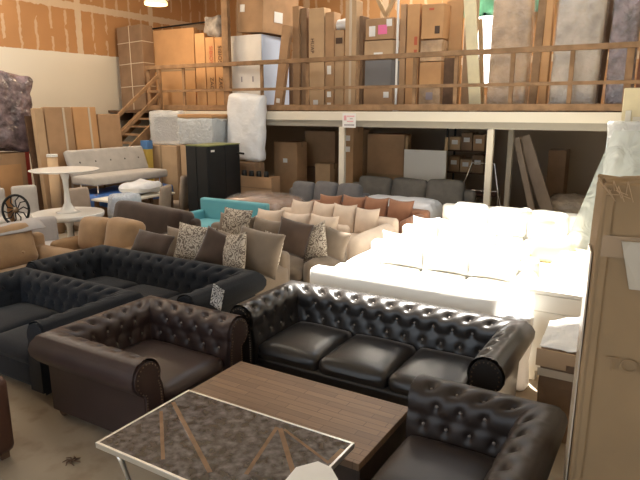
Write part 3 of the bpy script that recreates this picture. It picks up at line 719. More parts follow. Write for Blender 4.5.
soft_sofa('grey_sofa', 'dark grey three-cushion sofa left of the white post', 'sofa', -7.25, -5.28, 9.94, 10.88, .95, M['grey'], 3, 0, pointed=False, arm_w=.14)
soft_sofa('grey_sofa', 'long warm grey sofa deep under the mezzanine right of the white post', 'sofa', -6.35, -3.45, 11.2, 12.1, 1.0, M['warm_grey'], 3, 0, pointed=False)
b = nb(); bm_round(b, -.80, .72, -.40, .40, 0, .80, .15, 10, (.02, .02, .05), .03, 3)
tag(obj('covered_ottoman', b, M['white_plastic'], None, (-4.40, 10.35, 0)), 'low white sheet-covered ottoman between the rust and the warm grey sofas', 'ottoman')
# turquoise loveseat
t = thing('turquoise_loveseat', 'turquoise vinyl loveseat in front of the black cabinet', 'loveseat', (-6.98, 8.15, 0))
box_obj('backrest', (-.78, .78, .28, .42, .12, .82), M['turquoise'], t, .03); box_obj('arm', (-.78, -.66, -.42, .28, .12, .60), M['turquoise'], t, .03); box_obj('arm', (.66, .78, -.42, .28, .12, .60), M['turquoise'], t, .03)
for sx in (-.33, .33):
    b = nb(); bm_round(b, sx - .325, sx + .325, -.42, .28, .2, .44, .04, 6, (0, .005, .02)); obj('seat_cushion', b, M['turquoise'], t)
for sx in (-.71, .71):
    for sy in (-.34, .34): box_obj('foot', (sx - .025, sx + .025, sy - .025, sy + .025, 0, .12), M['chrome'], t)
# copper furniture in stretch film
t = thing('wrapped_ottoman', 'copper brown seat bundled in shiny clear film left of the cream sofas', 'ottoman', (-6.83, 9.24, 0))
b = nb(); bm_round(b, -.66, .66, -.56, .58, 0.0, .80, .18, 10, (.02, .02, .06), .02, 7); obj('seat_body', b, M['wrap_copper'], t)
b = nb(); bm_round(b, -.68, .68, -.58, .60, .30, .825, .19, 12, (.02, .02, .06), .03, 9); obj('stretch_film', b, M['film_clear'], t)
# chocolate reclining sofa
t = soft_sofa('reclining_sofa', 'chocolate brown overstuffed reclining sofa behind the tan one', 'sofa', -7.98, -6.25, 5.86, 6.86, .97, M['brown'], 1, 0, pointed=False, arm_w=.12, arm_h=.70, cush_t=.40, bt=.22)
# tan pieces
t = soft_sofa('tan_recliner', 'tan suede recliner with stitched tufted back at the left edge', 'recliner', -7.66, -6.50, 3.55, 4.98, .96, M['tan'], 1, R(90), pointed=False, arm_w=.26, arm_h=.64, cush_t=.30)
for lx, lz in ((-.16, .66), (.16, .66)):
    o = bpy.data.objects.new('button', button_mesh(M['tan'], .018)); C.objects.link(o); o.parent = t; o.location = (lx, .10, lz)
b = nb(); bmesh.ops.create_grid(b, x_segments=6, y_segments=24, size=.5)
for v in b.verts:
    a = v.co.x * 2; v.co = Vector((.20 * a, v.co.y * 1.42, .055 - .10 * a * a + .015 * noise.noise(Vector((a * 2, v.co.y * 6, 0)))))
bmesh.ops.solidify(b, geom=b.faces[:], thickness=.012)
tag(obj('grey_throw', b, M['pale_grey'], None, (-7.50, 4.15, .955), smooth=True), 'pale grey throw laid along the top of the tan recliner', 'blanket')
soft_sofa('tan_loveseat', 'tan suede loveseat with two slumped plump cushions behind the long charcoal sofa', 'loveseat', -7.62, -6.26, 5.08, 5.82, .92, M['tan'], 2, 0, pointed=False, arm_w=.12, cush_t=.32, bt=.15)

# ================================================================== LEFT MIDDLE
def tulip(label, x, y, z, top_r, h, base_r, name):
    t = thing(name, label, 'table', (x, y, z))
    b = nb(); bm_lathe(b, [(top_r - .04, h - .03), (top_r - .004, h - .012), (top_r, h - .004), (top_r - .006, h)], 48); obj('table_top', b, M['white_gloss'], t)
    b = nb(); bm_lathe(b, [(base_r, 0), (base_r, .012), (base_r * .7, .03), (.10, .07), (.055, .16), (.040, h * .5), (.05, h * .75), (.085, h - .06), (.13, h - .028)], 32); obj('pedestal', b, M['white_gloss'], t, smooth=True)
    return t
TX, TY = -8.88, 6.36
t = thing('round_table', 'lower round white table with a thick rim carrying the tulip table', 'table', (TX, TY, 0))
b = nb(); bm_lathe(b, [(.52, .66), (.575, .675), (.585, .70), (.585, .735), (.575, .75)], 48); obj('table_top', b, M['white_gloss'], t)
b = nb(); bm_lathe(b, [(.34, 0), (.33, .02), (.12, .06), (.05, .2), (.05, .5), (.12, .662)], 32); obj('pedestal', b, M['white_gloss'], t, smooth=True)
tulip('white tulip table standing on top of the lower round table', TX, TY, .751, .56, .735, .20, 'tulip_table')

def parson_chair(label, x, y, rz, H, m, w=.46, group=None):
    t = thing('parson_chair', label, 'chair', (x, y, 0), rz, group)      # faces local -y
    b = nb(); bm_round(b, -w / 2, w / 2, -.26, .20, .32, .48, .04, 6, (0, .005, .02)); obj('seat', b, m, t)
    b = nb(); bm_round(b, -w / 2, w / 2, .16, .26, .36, H, .045, 8, (0, .015, .01), 0, 0, Matrix.Translation((0, .2, .4)) @ Matrix.Rotation(R(-7), 4, 'X') @ Matrix.Translation((0, -.2, -.4))); obj('backrest', b, m, t)
    for sx in (-1, 1):
        for sy in (-1, 1): box_obj('leg', (sx * (w / 2 - .03) - .02, sx * (w / 2 - .03) + .02, sy * .2 - .02, sy * .2 + .02, 0, .33), M['wood_dk'], t)
    return t
xa, ya, _ = atz(24, 189, 1.0)
parson_chair('pale upholstered chair left of the tulip table, with the dark wheel leaning on it', xa - .1, ya + .1, R(65), 1.02, M['oatmeal'])
xa, ya, _ = atz(-2, 191, 1.0)
parson_chair('pale upholstered chair cut off by the left edge below the purple bundle', xa - .1, ya - .05, R(65), 1.02, M['oatmeal'])
# dark openwork wheel
X0, Y0, Z0 = atz(15, 208, .78)
t = thing('wheel_ornament', 'dark round openwork metal wheel in front of the pale chairs', 'ornament', (X0 + .1, Y0 - .05, Z0 - .02), rot=(R(78), 0, R(48)))
b = nb(); ring = [(.21 * math.cos(2 * PI * k / 28), .26 * math.sin(2 * PI * k / 28), 0) for k in range(29)]; bm_tube(b, ring, .022, 8); obj('rim', b, M['black_metal'], t, smooth=True)
for k in range(10):
    a = 2 * PI * k / 10; b = nb(); bm_tube(b, [(.04 * math.cos(a), .05 * math.sin(a), 0), (.13 * math.cos(a + .3), .16 * math.sin(a + .3), .01), (.205 * math.cos(a), .25 * math.sin(a), 0)], .011, 6); obj('spoke', b, M['black_metal'], t)
b = nb(); bmesh.ops.create_uvsphere(b, u_segments=12, v_segments=8, radius=.055); obj('hub', b, M['nail'], t, smooth=True)
t2 = thing('side_table', 'small dark side table under the openwork wheel', 'table', (X0 + .1, Y0 - .05, 0))
box_obj('table_top', (-.24, .24, -.24, .24, .46, .495), M['wood_dk'], t2, .005)
for sx in (-.2, .2):
    for sy in (-.2, .2): box_obj('leg', (sx - .02, sx + .02, sy - .02, sy + .02, 0, .46), M['wood_dk'], t2)
xa, ya, _ = atz(50, 212, .95)
parson_chair('pale grey fabric chair in front of the white tables, behind the tan recliner', xa, ya - .15, R(65), .85, M['pale_grey'], .5)
xa, ya, _ = atz(84, 189, 1.0)
parson_chair('grey rounded chair between the white tables and the futon', xa, ya, R(80), 1.0, M['beige'])
xa, ya, _ = atz(108, 198, .95)
t = parson_chair('chair bagged in pale blue plastic right of the white tables', xa + .12, ya + .32, R(70), .93, M['pale_grey'])
b = nb(); bm_round(b, -.27, .27, -.02, .32, .40, .97, .08, 8, (.01, .02, .02), .03, 3); o = obj('plastic_bag', b, film_material('blue_film', (0.66, 0.74, 0.86), .25, 10), t); o['label'] = 'pale blue plastic bag'
# dining table with white wrapping
t = thing('dining_table', 'dining table with pale top below the futon, covered by white wrapping', 'table', (-9.40, 8.30, 0))
box_obj('table_top', (-.36, .36, -.78, .78, .72, .76), M['white_wood'], t, .008)
for sx in (-.3, .3):
    for sy in (-.7, .7): box_obj('leg', (sx - .035, sx + .035, sy - .035, sy + .035, 0, .72), M['wood_dk'], t)
b = nb(); bm_round(b, -.30, .30, -.34, .34, 0, .16, .07, 10, (.02, .02, .06), .05, 3)
tag(obj('white_wrapping', b, M['white_plastic'], None, (-9.42, 8.5, .83)), 'heap of white plastic wrapping on the dining table', 'wrapping')
xa, ya, _ = atz(153, 186, 1.0)
parson_chair('beige upholstered dining chair nearest the black cabinet in front of the dining table', xa - .12, ya + .1, R(-65), 1.0, M['beige'])
xa, ya, _ = atz(181, 174, 1.1)
parson_chair('taller beige dining chair touching the left side of the black cabinet', xa - .1, ya - .05, R(-80), 1.10, M['beige'])
# futon on a blue-wrapped platform
t = thing('wrapped_platform', 'low platform of stacked furniture under blue tarp carrying the futon', 'platform', (-10.28, 8.75, 0))
b = nb(); bm_round(b, -.48, .45, -1.05, 1.05, 0.0, .78, .05, 8, (.01, .02, .0), .03, 1); obj('stack_body', b, M['cardboard_dk'], t)
b = nb(); bm_round(b, -.49, .47, -1.08, 1.08, .50, .80, .06, 10, (.02, .02, 0), .03, 5); obj('tarp', b, M['blue'], t)
t = thing('futon', 'light grey armless futon with tufted back raised on the blue-wrapped stack', 'sofa', (-10.28, 8.72, .815), R(90))
b = nb(); bm_round(b, -1.02, 1.02, -.40, .30, .16, .33, .045, 10, (0, .01, .015)); obj('seat', b, M['oatmeal'], t)
mt = Matrix.Translation((0, .24, .30)) @ Matrix.Rotation(R(-20), 4, 'X')
b = nb(); bm_round(b, -1.02, 1.02, -.06, .08, 0, .56, .05, 16, (0, .01, .01), 0, 0, mt)
obj('backrest', b, M['oatmeal'], t)
for k in range(5):
    o = bpy.data.objects.new('button', button_mesh(M['warm_grey'], .022)); C.objects.link(o); o.parent = t; o.location = mt @ Vector((-.78 + .39 * k, -.062, .28))
for sx in (-.85, .85):
    for sy in (-.3, .22):
        b = nb(); bm_tube(b, [(sx, sy, 0), (sx, sy, .17)], .018, 8); obj('leg', b, M['chrome'], t)
# flat cartons leaning behind the futon
XC = -10.82
def lean_carton(label, p0, p1, pt, X, m, th=.12, ln=3, tape='v', labels=()):
    ya = atx(p0, 150, X)[1]; yb = atx(p1, 150, X)[1]; zt = atx((p0 + p1) / 2, pt, X)[2]
    w = yb - ya
    t = thing('flat_carton', label, 'cardboard box', (X, (ya + yb) / 2, 0.003), rot=(R(-ln), 0, R(90)))
    b = nb(); bm_box(b, -w / 2 + .004, w / 2 - .004, 0, th, 0, zt, .012); obj('box_body', b, m, t)
    if tape: box_obj('tape_strip', (-.025 + w * .18, .025 + w * .18, -.007, .0, .02, zt - .01), M['clear_tape'], t)
    return t
lean_carton('narrow flat carton at the left end of the row behind the futon', 42, 51, 108, XC, M['cardboard_lt'], tape=None)
lean_carton('wide flat carton second from the left behind the futon', 52, 79, 107, XC, M['cardboard'])
lean_carton('flat carton with pale tape at the middle of the row behind the futon', 80, 103, 107, XC, M['cardboard_or'])
lean_carton('shorter flat carton beside the stair at the right end of the row', 104, 126, 114, XC, M['cardboard'], tape=None)
t = thing('timber_plank', 'dark timber plank leaning upright left of the flat cartons', 'plank', (*atx(39, 150, -10.95)[:2], 0.003), rot=(R(-5), R(0), R(90)))
box_obj('plank_body', (-.09, .09, 0, .04, 0, 2.35), M['wood_dk'], t, .004)
X0, Y0, _ = atx(52, 165, -10.68)
t = thing('carpet_roll', 'pale rolled tube standing before the flat cartons beside the tulip table', 'roll', (X0, Y0 + .02, 0))
b = nb(); bm_lathe(b, [(.10, 0), (.10, 1.55)], 16); obj('roll_body', b, M['cardboard_lt'], t, smooth=True); b = nb(); bm_lathe(b, [(.105, 1.551), (.105, 1.60)], 16); obj('roll_cap', b, M['paper'], t)
# left edge: cartons and the purple bundle
xa = -11.35
y0_, y1_ = atx(2, 170, xa)[1], atx(27, 170, xa)[1]
carton('brown carton at the left edge below the purple wrapped bundle', (xa - .55, xa, y0_ - .55, y1_, .001, 1.62), M['cardboard'], tape='x')
t = bpy.data.objects['carton']
box_obj('printed_panel', (.276, .282, -.05, .42, .45, 1.4), M['cardboard_or'], t)
ya = atx(29.5, 170, xa)[1]
t = thing('red_board', 'narrow upright red board right of the carton at the left edge', 'board', (xa - .05, ya, 0.0)); box_obj('board_body', (-.15, .02, -.04, .05, 0, 1.66), M['red'], t, .004)
b = nb(); mt = Matrix.Identity(4); zc = 1.63
t = bmesh.new(); bm_round(t, -.35, .26, -1.2, -.05, 0, 1.52, .16, 14, (.02, .03, .02), .07, 3)
for v in t.verts:                                        # waist and spreading top
    k = v.co.z / 1.52; s = .86 + .5 * abs(k - .55) ** 1.2; v.co.y = -.62 + (v.co.y + .62) * s; v.co.z += .05 * math.sin(v.co.y * 6)
tag(obj('wrapped_bundle', t, M['wrap_purple'], None, (xa - .25, y1_ + .42, zc + .03)), 'purple furniture bundle in shiny stretch film on the carton at the left edge', 'bundle')
# cartons and wrapped pieces below the left end of the mezzanine
carton('tan carton with red print under the plastic-covered frame left of the black cabinet', (-11.05, -10.05, 10.2, 10.85, .001, 1.63), M['cardboard_lt'], tape='v')
t = thing('wrapped_mirror', 'white framed picture or mirror under clear plastic on the tan carton', 'mirror', (-10.55, 10.45, 1.635))
b = nb()
for d in ((-.5, .5, -.05, .05, 0, .1), (-.5, .5, -.05, .05, .66, .76), (-.5, -.38, -.05, .05, .1, .66), (.38, .5, -.05, .05, .1, .66)): bm_box(b, *d, .006)
obj('frame', b, M['white_gloss'], t); box_obj('glass', (-.38, .38, -.01, .01, .1, .66), M['grey_box'], t)
b = nb(); bm_round(b, -.51, .51, -.1, .1, .01, .80, .05, 10, (0, .02, .01), .03, 8); obj('plastic_cover', b, M['film'], t)
carton('tall carton standing behind the black cabinet', (-10.02, -9.03, 10.3, 10.9, .001, 1.66), M['cardboard_lt'])
t = thing('wrapped_box', 'open-topped tan box bagged in clear plastic above the black cabinet', 'box', (-9.53, 10.6, 1.67))
box_obj('box_body', (-.5, .5, -.27, .25, 0, .66), M['cardboard_lt'], t, .012); box_obj('box_rim', (-.53, .53, -.3, .28, .62, .69), M['cardboard_or'], t, .01)
b = nb(); bm_round(b, -.53, .53, -.31, .27, .0, .60, .04, 12, (0, .02, .0), .025, 2); obj('plastic_cover', b, film_material('box_film', (0.72, 0.80, 0.86), .3, 9), t)
X0, Y0, _ = atx(146.5, 165, -10.6)
t = thing('printed_tube', 'yellow and blue printed upright tube beside the stair', 'tube', (aty(147, 150, 10.0)[0], 10.0, 0))
box_obj('tube_body', (-.1, .1, -.09, .09, 0, 1.66), M['yellow'], t, .02); box_obj('blue_band', (-.105, .105, -.095, .095, 1.55, 1.75), M['blue_print'], t, .01)
# black cabinet
t = thing('black_cabinet', 'tall black cabinet with a small pale tag, left of the white bagged mattress', 'cabinet', (0, 0, 0))
box_obj('carcass', (-8.78, -8.17, 9.18, 10.2, .03, 1.735), M['black'], t, .01); box_obj('top_edge', (-8.79, -8.16, 9.17, 10.21, 1.735, 1.755), mat('olive_edge', (0.22, 0.24, 0.10), .6), t)
box_obj('door', (-8.76, -8.49, 9.165, 9.18, .05, 1.72), M['black'], t, .004); box_obj('door', (-8.46, -8.19, 9.165, 9.18, .05, 1.72), M['black'], t, .004)
box_obj('side_panel', (-8.17, -8.155, 9.2, 9.68, .05, 1.72), M['black'], t, .004); box_obj('side_panel', (-8.17, -8.155, 9.70, 10.18, .05, 1.72), M['black'], t, .004)
box_obj('plinth', (-8.73, -8.22, 9.22, 10.15, 0, .03), M['black'], t); o = box_obj('name_tag', (-8.154, -8.15, 9.25, 9.36, 1.62, 1.66), M['paper'], t); o['label'] = 'small pale tag'
b = nb(); bm_tube(b, [(-8.155, 10.10, 1.55), (-8.10, 10.12, 1.55), (-8.07, 10.22, 1.53)], .022, 8); obj('handle', b, M['black_metal'], t)
# white bagged mattress on a carton, open carton in front
carton('plain carton carrying the white bagged mattress', (-8.93, -8.05, 10.58, 10.93, .001, 1.30), M['cardboard_dk'])
b = nb(); bm_round(b, -.50, .50, -.10, .13, 0, 1.46, .08, 14, (.01, .04, .02), .035, 6)
for v in b.verts:                                        # gathered knot and creases of the bag
    d = math.hypot(v.co.x - .05, v.co.z - .62)
    if v.co.y < 0: a = math.atan2(v.co.z - .62, v.co.x - .05); v.co.y += .03 * math.cos(a * 9) * math.exp(-d * 1.6)
t = thing('bagged_mattress', 'white plastic-bagged mattress standing before the mezzanine edge', 'mattress', (-8.47, 10.77, 1.34), rot=(R(-1), R(3), 0))
obj('bag', b, M['white_plastic'], t)
t = thing('open_carton', 'open carton holding dark-footed items right of the black cabinet', 'cardboard box', (-7.85, 10.38, .0))
for nm, d in (('side', (-.5, .5, -.165, -.15, 0.0, 1.05)), ('side', (-.5, .5, .15, .165, 0, 1.05)), ('side', (-.5, -.485, -.15, .15, 0, 1.05)), ('side', (.485, .5, -.15, .15, 0, 1.05)), ('inner_base', (-.485, .485, -.15, .15, .9, .92))): box_obj(nm, d, M['cardboard'], t)
box_obj('fold_line', (-.505, .505, -.17, -.166, .80, .815), M['cardboard_dk'], t)
for k in range(4):
    b = nb(); bm_lathe(b, [(.03, 0), (.045, .05), (.06, .14), (.05, .24)], 12)
    tag(obj('turned_ornament', b, M['black_metal'], None, (-8.16 + .2 * k, 10.33, .921), smooth=True), 'small black turned furniture foot standing in the open carton', 'furniture foot', 'black feet in the open carton')

# ================================================================== UNDER THE MEZZANINE
def under(label, pl, pr, pt, Y, m, dp=.5, zb=.001, **k):
    xa = aty(pl, 160, Y)[0]; xb = aty(pr, 160, Y)[0]; zt = min(2.12, aty((pl + pr) / 2, pt, Y)[2])
    return carton(label, (xa, xb, Y, Y + dp, zb, zt), m, **k)
under('tall pale carton under the mezzanine right of the open carton', 274, 297, 142, 11.6, M['cardboard'], .45, labels=((.5, .75, .12, .1, M['paper']),))
under('big square carton high under the mezzanine left of the white post', 305, 335, 131, 12.6, M['cardboard'], .6, zb=1.07)
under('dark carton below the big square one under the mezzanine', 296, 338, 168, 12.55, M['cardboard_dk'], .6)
under('small tan carton standing before the dark one under the mezzanine', 315, 330, 164, 12.0, M['cardboard_lt'], .4)
under('narrow carton with two white labels right of the white post', 343, 353, 127, 12.0, M['cardboard'], .5, labels=((.4, .88, .16, .12, M['paper']), (.4, .76, .16, .12, M['paper'])))
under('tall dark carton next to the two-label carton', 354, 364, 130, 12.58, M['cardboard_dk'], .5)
under('wide tall brown carton under the mezzanine left of the white panel', 367, 404, 134, 12.7, M['cardboard'], .4, tape='h')
xa, xb = aty(404, 160, 12.5)[0], aty(446, 160, 12.5)[0]
t = thing('display_board', 'white rectangular panel standing under the mezzanine beside the wide brown carton', 'panel', (0, 12.5, 0)); zt = aty(425, 150, 12.5)[2]
box_obj('panel_body', (xa, xb, 0, .05, .02, zt), M['white_gloss'], t, .004)
for x in (xa, xb - .06): box_obj('panel_leg', (x, x + .06, .052, .11, 0, aty(425, 137, 12.5)[2]), M['wood_lt'], t)
# shelf of small cartons
xa, xb = aty(446, 160, 13.4)[0], aty(486, 160, 13.4)[0]
t = thing('storage_shelf', 'storage shelf of small cartons at the back under the mezzanine', 'shelf', (0, 13.4, 0))
for z in (.5, 1.05, 1.55): box_obj('shelf_board', (xa, xb, 0, .6, z - .03, z), M['wood_dk'], t)
for x in (xa, xb): 
    for y in (0, .56): box_obj('upright', (x - .02, x + .02, y, y + .04, 0, 2.1), M['black_metal'], t)
w = (xb - xa - .1) / 3
for r_, z in enumerate((1.051, 1.551)):
    for k in range(3):
        carton('small carton on the %s board of the storage shelf, %s' % (('lower', 'upper')[r_], ('at the left', 'in the middle', 'at the right')[k]), (xa + .05 + k * w, xa + .03 + (k + 1) * w, 13.44, 13.9, z, z + (.36, .3, .4)[(k + r_) % 3]), M[('cardboard', 'cardboard_lt', 'cardboard_dk')[(k + r_) % 3]], tape='x', labels=((.5, .6, .14, .1, M['paper']),), group='small cartons on the storage shelf')
# metal frame
xa, xb = aty(462, 160, 12.25)[0], aty(500, 160, 12.25)[0]; zt = aty(480, 163, 12.25)[2]
t = thing('chair_skeleton', 'tubular metal chair frame under the mezzanine around the second white post', 'chair', (0, 12.25, 0))
b = nb(); bm_tube(b, [(xa - .05, 0, 0), (xa, 0, .7), (xa + .22, 0, zt), (xb - .1, 0, zt), (xb, 0, .8), (xb + .02, 0, 0)], .022, 8); obj('front_hoop', b, M['chrome'], t, smooth=True)
b = nb(); bm_tube(b, [(xa - .05, .45, 0), (xa + .1, .45, .75), (xb - .1, .45, .75), (xb + .02, .45, 0)], .022, 8); obj('rear_hoop', b, M['chrome'], t, smooth=True)
for x in (xa, xb): b = nb(); bm_tube(b, [(x, 0, .7), (x + (.08 if x == xa else -.08), .45, .74)], .018, 8); obj('side_bar', b, M['chrome'], t, smooth=True)
box_obj('seat_board', (xa + .04, xb - .06, .02, .43, .70, .74), M['red_chair'], t)
# leaning boards
def lean_board(label, p, q, w, Y, m, th=.05):
    A = Vector(aty(*p, Y)); Bz = aty(*q, Y); B = Vector((A.x + (Bz[0] - A.x) * A.z / max(.1, (A.z - Bz[2])), Y, 0.0))
    d = A - B; ang = math.atan2(d.x, d.z); L = d.length
    t = thing('leaning_board', label, 'board', (B.x, Y, .03), rot=(0, ang, 0)); box_obj('board_body', (-w / 2, w / 2, 0, th, 0, L - .1), m, t, .004)
    return t
lean_board('pale board leaning under the mezzanine, the wider of the pair', (522, 133), (543, 200), .24, 12.3, M['beige'])
lean_board('narrow pale board leaning under the mezzanine, left of the wider one', (515, 134), (529, 200), .12, 12.15, M['beige'])
X0, Y0, Z0 = aty(502, 154, 12.3)
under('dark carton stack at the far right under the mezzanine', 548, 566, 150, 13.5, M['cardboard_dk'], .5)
b = nb(); bm_round(b, -.45, .45, -.3, .3, 0, .75, .15, 8, (.02, .02, .05), .04, 2)
tag(obj('wrapped_bundle', b, M['wrap_grey'], None, (aty(572, 195, 12.9)[0], 12.9, 0)), 'grey plastic-wrapped bundle on the floor right of the leaning boards', 'bundle')
# notice on the beam
X0, Y0, Z0 = aty(349, 120.5, 10.94)
t = thing('notice', 'white notice with pink lettering fixed to the mezzanine beam above the white post', 'sign', (X0, 10.944, Z0))
box_obj('sheet', (-.155, .155, -.004, .004, -.145, .145), M['paper'], t)
b = nb(); bm_box(b, -.12, -.06, -.007, -.004, .0, .10); obj('emblem', b, M['pink_ink'], t)
def text_line(n_, x, z, w, g, h, m):
    b = nb()
    for k in range(n_): bm_box(b, x + k * g, x + k * g + w, -.007, -.004, z, z + h)
    obj('text_line', b, m, t)
text_line(6, -.045, .07, .022, .029, .03, M['pink_ink']); text_line(5, -.045, -.03, .024, .03, .025, M['pink_ink'])
text_line(2, .02, .028, .03, .035, .014, M['grey_ink']); text_line(8, -.11, -.105, .023, .03, .03, M['grey_ink'])

# ================================================================== ON THE MEZZANINE
mez('large orange-brown flat carton at the left end of the mezzanine', 147, 195, 29, 11.75, M['cardboard_or'], .14, tape='h', lean=1)
X0, Y0, Z0 = aty(141, 31, 11.72); X1, _, Z1 = aty(206, 26, 11.72)
t = thing('black_pole', 'thin black pole lying along the tops of the leftmost mezzanine cartons', 'pole', ((X0 + X1) / 2, 11.78, Z0 + .03)); b = nb(); bm_tube(b, [(-(X1 - X0) / 2, 0, 0), ((X1 - X0) / 2, 0, .05)], .022, 8); obj('pole_tube', b, M['black_metal'], t)
mez('plain narrow carton left of the two lettered cartons on the mezzanine', 196.5, 206, 33, 11.5, M['cardboard_or'], .5, lean=0)
for i, (pl, pr) in enumerate(((206.8, 215.3), (216, 223.5))):
    t = mez(('left', 'right')[i] + ' one of the two narrow mezzanine cartons with vertical lettering', pl, pr, 37, 11.5, M['cardboard_or'], .5, lean=0)
    ht = aty(215, 37, 11.5)[2] - ZM
    text_mesh('printed_text', 'SIBIOS', .15, M['ink'] if i else M['red_ink'], t, (.04, -.262, ht * .76), (R(90), R(90), 0), .001)
    text_mesh('printed_text', 'ZAG', .15, M['ink'], t, (.04, -.262, ht * .37), (R(90), R(90), 0), .001)
b = nb(); bm_round(b, -.28, .28, -.2, .2, 0, .42, .12, 10, (.02, .02, .05), .09, 6)
X0, Y0, Z0 = aty(215, 26, 11.7)
tag(obj('plastic_rag', b, M['rag'], None, (X0, 11.75, aty(215, 37, 11.5)[2] + .06)), 'crumpled grey plastic wad on top of the two lettered cartons', 'plastic')
X0, _, Z0 = aty(207, 33, 11.45)
# white carton with bluish side and the big carton on it
xa, xb = aty(232, 90, 11.25)[0], aty(262, 90, 11.25)[0]; zt = aty(245, 35, 11.25)[2]
t = carton('white carton with pale blue side below the big brown one on the mezzanine', (xa, xb, 11.25, 12.35, ZM + .003, zt), M['white_box'], tape=None, labels=((.35, .42, .03, .12, M['grey_ink']), (.72, .42, .03, .12, M['grey_ink'])))
w = xb - xa
box_obj('blue_side', (w / 2 + .006, w / 2 + .014, -.54, .54, .01, zt - ZM - .01), M['blue_white'], t)
xa2, xb2 = aty(237, 20, 11.2)[0], aty(262, 20, 11.2)[0]
t = carton('big brown carton with white labels tilted on top of the white carton', (xa2, xb2 + .05, 11.22, 12.5, zt + .05, zt + .98), M['cardboard'], tape=None, tilt=(0, 4, -4), labels=((.2, .55, .14, .16, M['paper']),))
w = xb2 + .05 - xa2
box_obj('shipping_label', (w / 2 + .006, w / 2 + .012, -.25, .05, .25, .48), M['paper'], t)
t2 = thing('slat_bundle', 'bundle of pale slats on top of the big tilted brown carton', 'bundle', ((xa2 + xb2) / 2 + .25, 11.95, zt + 1.06), rot=(0, R(4), R(-4)))
for k in range(6): box_obj('slat', (-.45 + k * .15, -.33 + k * .15, -.6, .6, 0, .07), M['wood_lt'], t2, .004)
mez('dark carton half hidden behind the leaning narrow carton right of the white one', 277, 293, 60, 12.42, M['cardboard_dk'], .3, lean=0)
t = mez('narrow carton leaning to the right across a gap on the mezzanine', 273, 281, 25, 11.3, M['cardboard'], .12, lean=1, tilt=8, labels=((.5, .12, .1, .1, M['paper']),), pref=100)
mez('tall narrow carton right of the leaning one, under the railing post', 293, 299.5, 6, 11.55, M['cardboard'], .25, lean=0)
mez('dark thin carton squeezed beside the tall tan lettered carton', 301, 307, 8, 11.6, M['cardboard_dk'], .25, lean=0)
t = mez('tall tan carton with vertical lettering and a white label low down', 309, 324, 8, 11.5, M['cardboard_lt'], .3, lean=0, labels=((.45, .08, .12, .12, M['paper']),))
ht = aty(316, 8, 11.5)[2] - ZM
text_mesh('printed_text', 'HUAP', .12, M['ink'], t, (-.10, -.163, ht * .64), (R(90), R(90), 0), .001)
mez('narrow carton with white labels right of the tall tan lettered carton', 325, 333.5, 12, 11.5, M['cardboard'], .3, lean=0, labels=((.5, .42, .1, .18, M['paper']), (.5, .17, .1, .12, M['paper']), (.5, .06, .1, .1, M['paper'])))
mez('shorter tan carton with a dark V mark between two taller cartons', 334.5, 343.5, 30, 11.55, M['cardboard_lt'], .3, lean=0, labels=((.5, .87, .16, .12, M['ink']),))
X0, _, Z0 = aty(336, 24, 11.6)
b = nb(); bm_round(b, -.25, .25, -.12, .12, -.1, .12, .09, 8, (.01, .01, .02), .04, 2)
tag(obj('plastic_rag', b, M['white_plastic'], None, (X0 + .08, 11.72, aty(339, 30, 11.55)[2] + .115)), 'white plastic wad on top of the shorter carton with the V mark', 'plastic')
mez('very tall carton bound with shiny tape left of the stacked cartons', 344.5, 355.5, 0, 11.45, M['cardboard_lt'], .3, lean=0, tape='v', tape_m=M['clear_tape'])
mez('thin dark carton directly left of the stacked cartons', 357.5, 362.5, 16, 11.6, M['cardboard_dk'], .3, lean=0)
# stack of four boxes
xs = aty(364, 70, 11.45)[0], aty(392.5, 70, 11.45)[0]
zz = [ZM + .003] + [aty(378, p, 11.45)[2] for p in (88, 60, 40.5, 18)]
for k, (lab, m, labs) in enumerate((('lowest carton of the stack of four behind the railing', M['cardboard'], ((.8, .7, .12, .12, M['paper']),)), ('grey box second from below in the stack of four', M['grey_box'], ()), ('tan carton third from below in the stack of four', M['cardboard_lt'], ((.5, .3, .2, .05, M['paper']),)), ('top carton of the stack of four, with a pink label', M['cardboard'], ((.62, .45, .2, .18, M['pink']), (.25, .4, .14, .2, M['paper']), (.85, .75, .12, .14, M['paper']))))):
    carton(lab, (xs[0] + .02 * (k % 2), xs[1] - .03 * (k % 3 == 1), 11.45, 11.95, zz[k] + .006 * k, zz[k + 1]), m, tape=None if m == M['grey_box'] else 'x', labels=labs, name='carton' if m != M['grey_box'] else 'plastic_box', cat='box', tape_m=M['clear_tape'])
t = thing('timber_offcut', 'pale timber offcuts crossed on the top carton of the stack of four', 'timber', (xs[0] + .35, 11.7, zz[4] + .01))
for k, a in enumerate((28, -30)): b = nb(); bm_box(b, -.04, .04, -.03, .03, 0, .5); b.transform(Matrix.Translation((0, k * .07, .03)) @ Matrix.Rotation(R(a), 4, 'Y')); obj('offcut', b, M['wood_lt'], t)
X0, Y0, _ = aty(396, 90, 11.3)
t = thing('white_pole', 'thin white pole standing upright right of the stack of four', 'pole', (X0, 11.3, ZM + .002)); b = nb(); bm_tube(b, [(0, 0, 0), (0, 0, 2.3)], .025, 8); obj('pole_tube', b, M['white_gloss'], t); box_obj('pole_base', (-.045, .045, -.045, .045, 0, .02), M['white_gloss'], t)
mez('slim tall carton directly right of the white pole', 398.5, 404, 4, 11.5, M['cardboard'], .3, lean=0)
mez('tall orange carton with red print right of the white pole', 405, 417.5, 4, 11.5, M['cardboard_or'], .35, lean=0, labels=((.75, .66, .06, .16, M['red_ink']), (.75, .55, .06, .12, M['red_ink'])))
xs = aty(419.5, 70, 11.4)[0], aty(441, 70, 11.4)[0]
zz = [ZM + .003] + [aty(430, p, 11.4)[2] for p in (86, 62, 40, 4)]
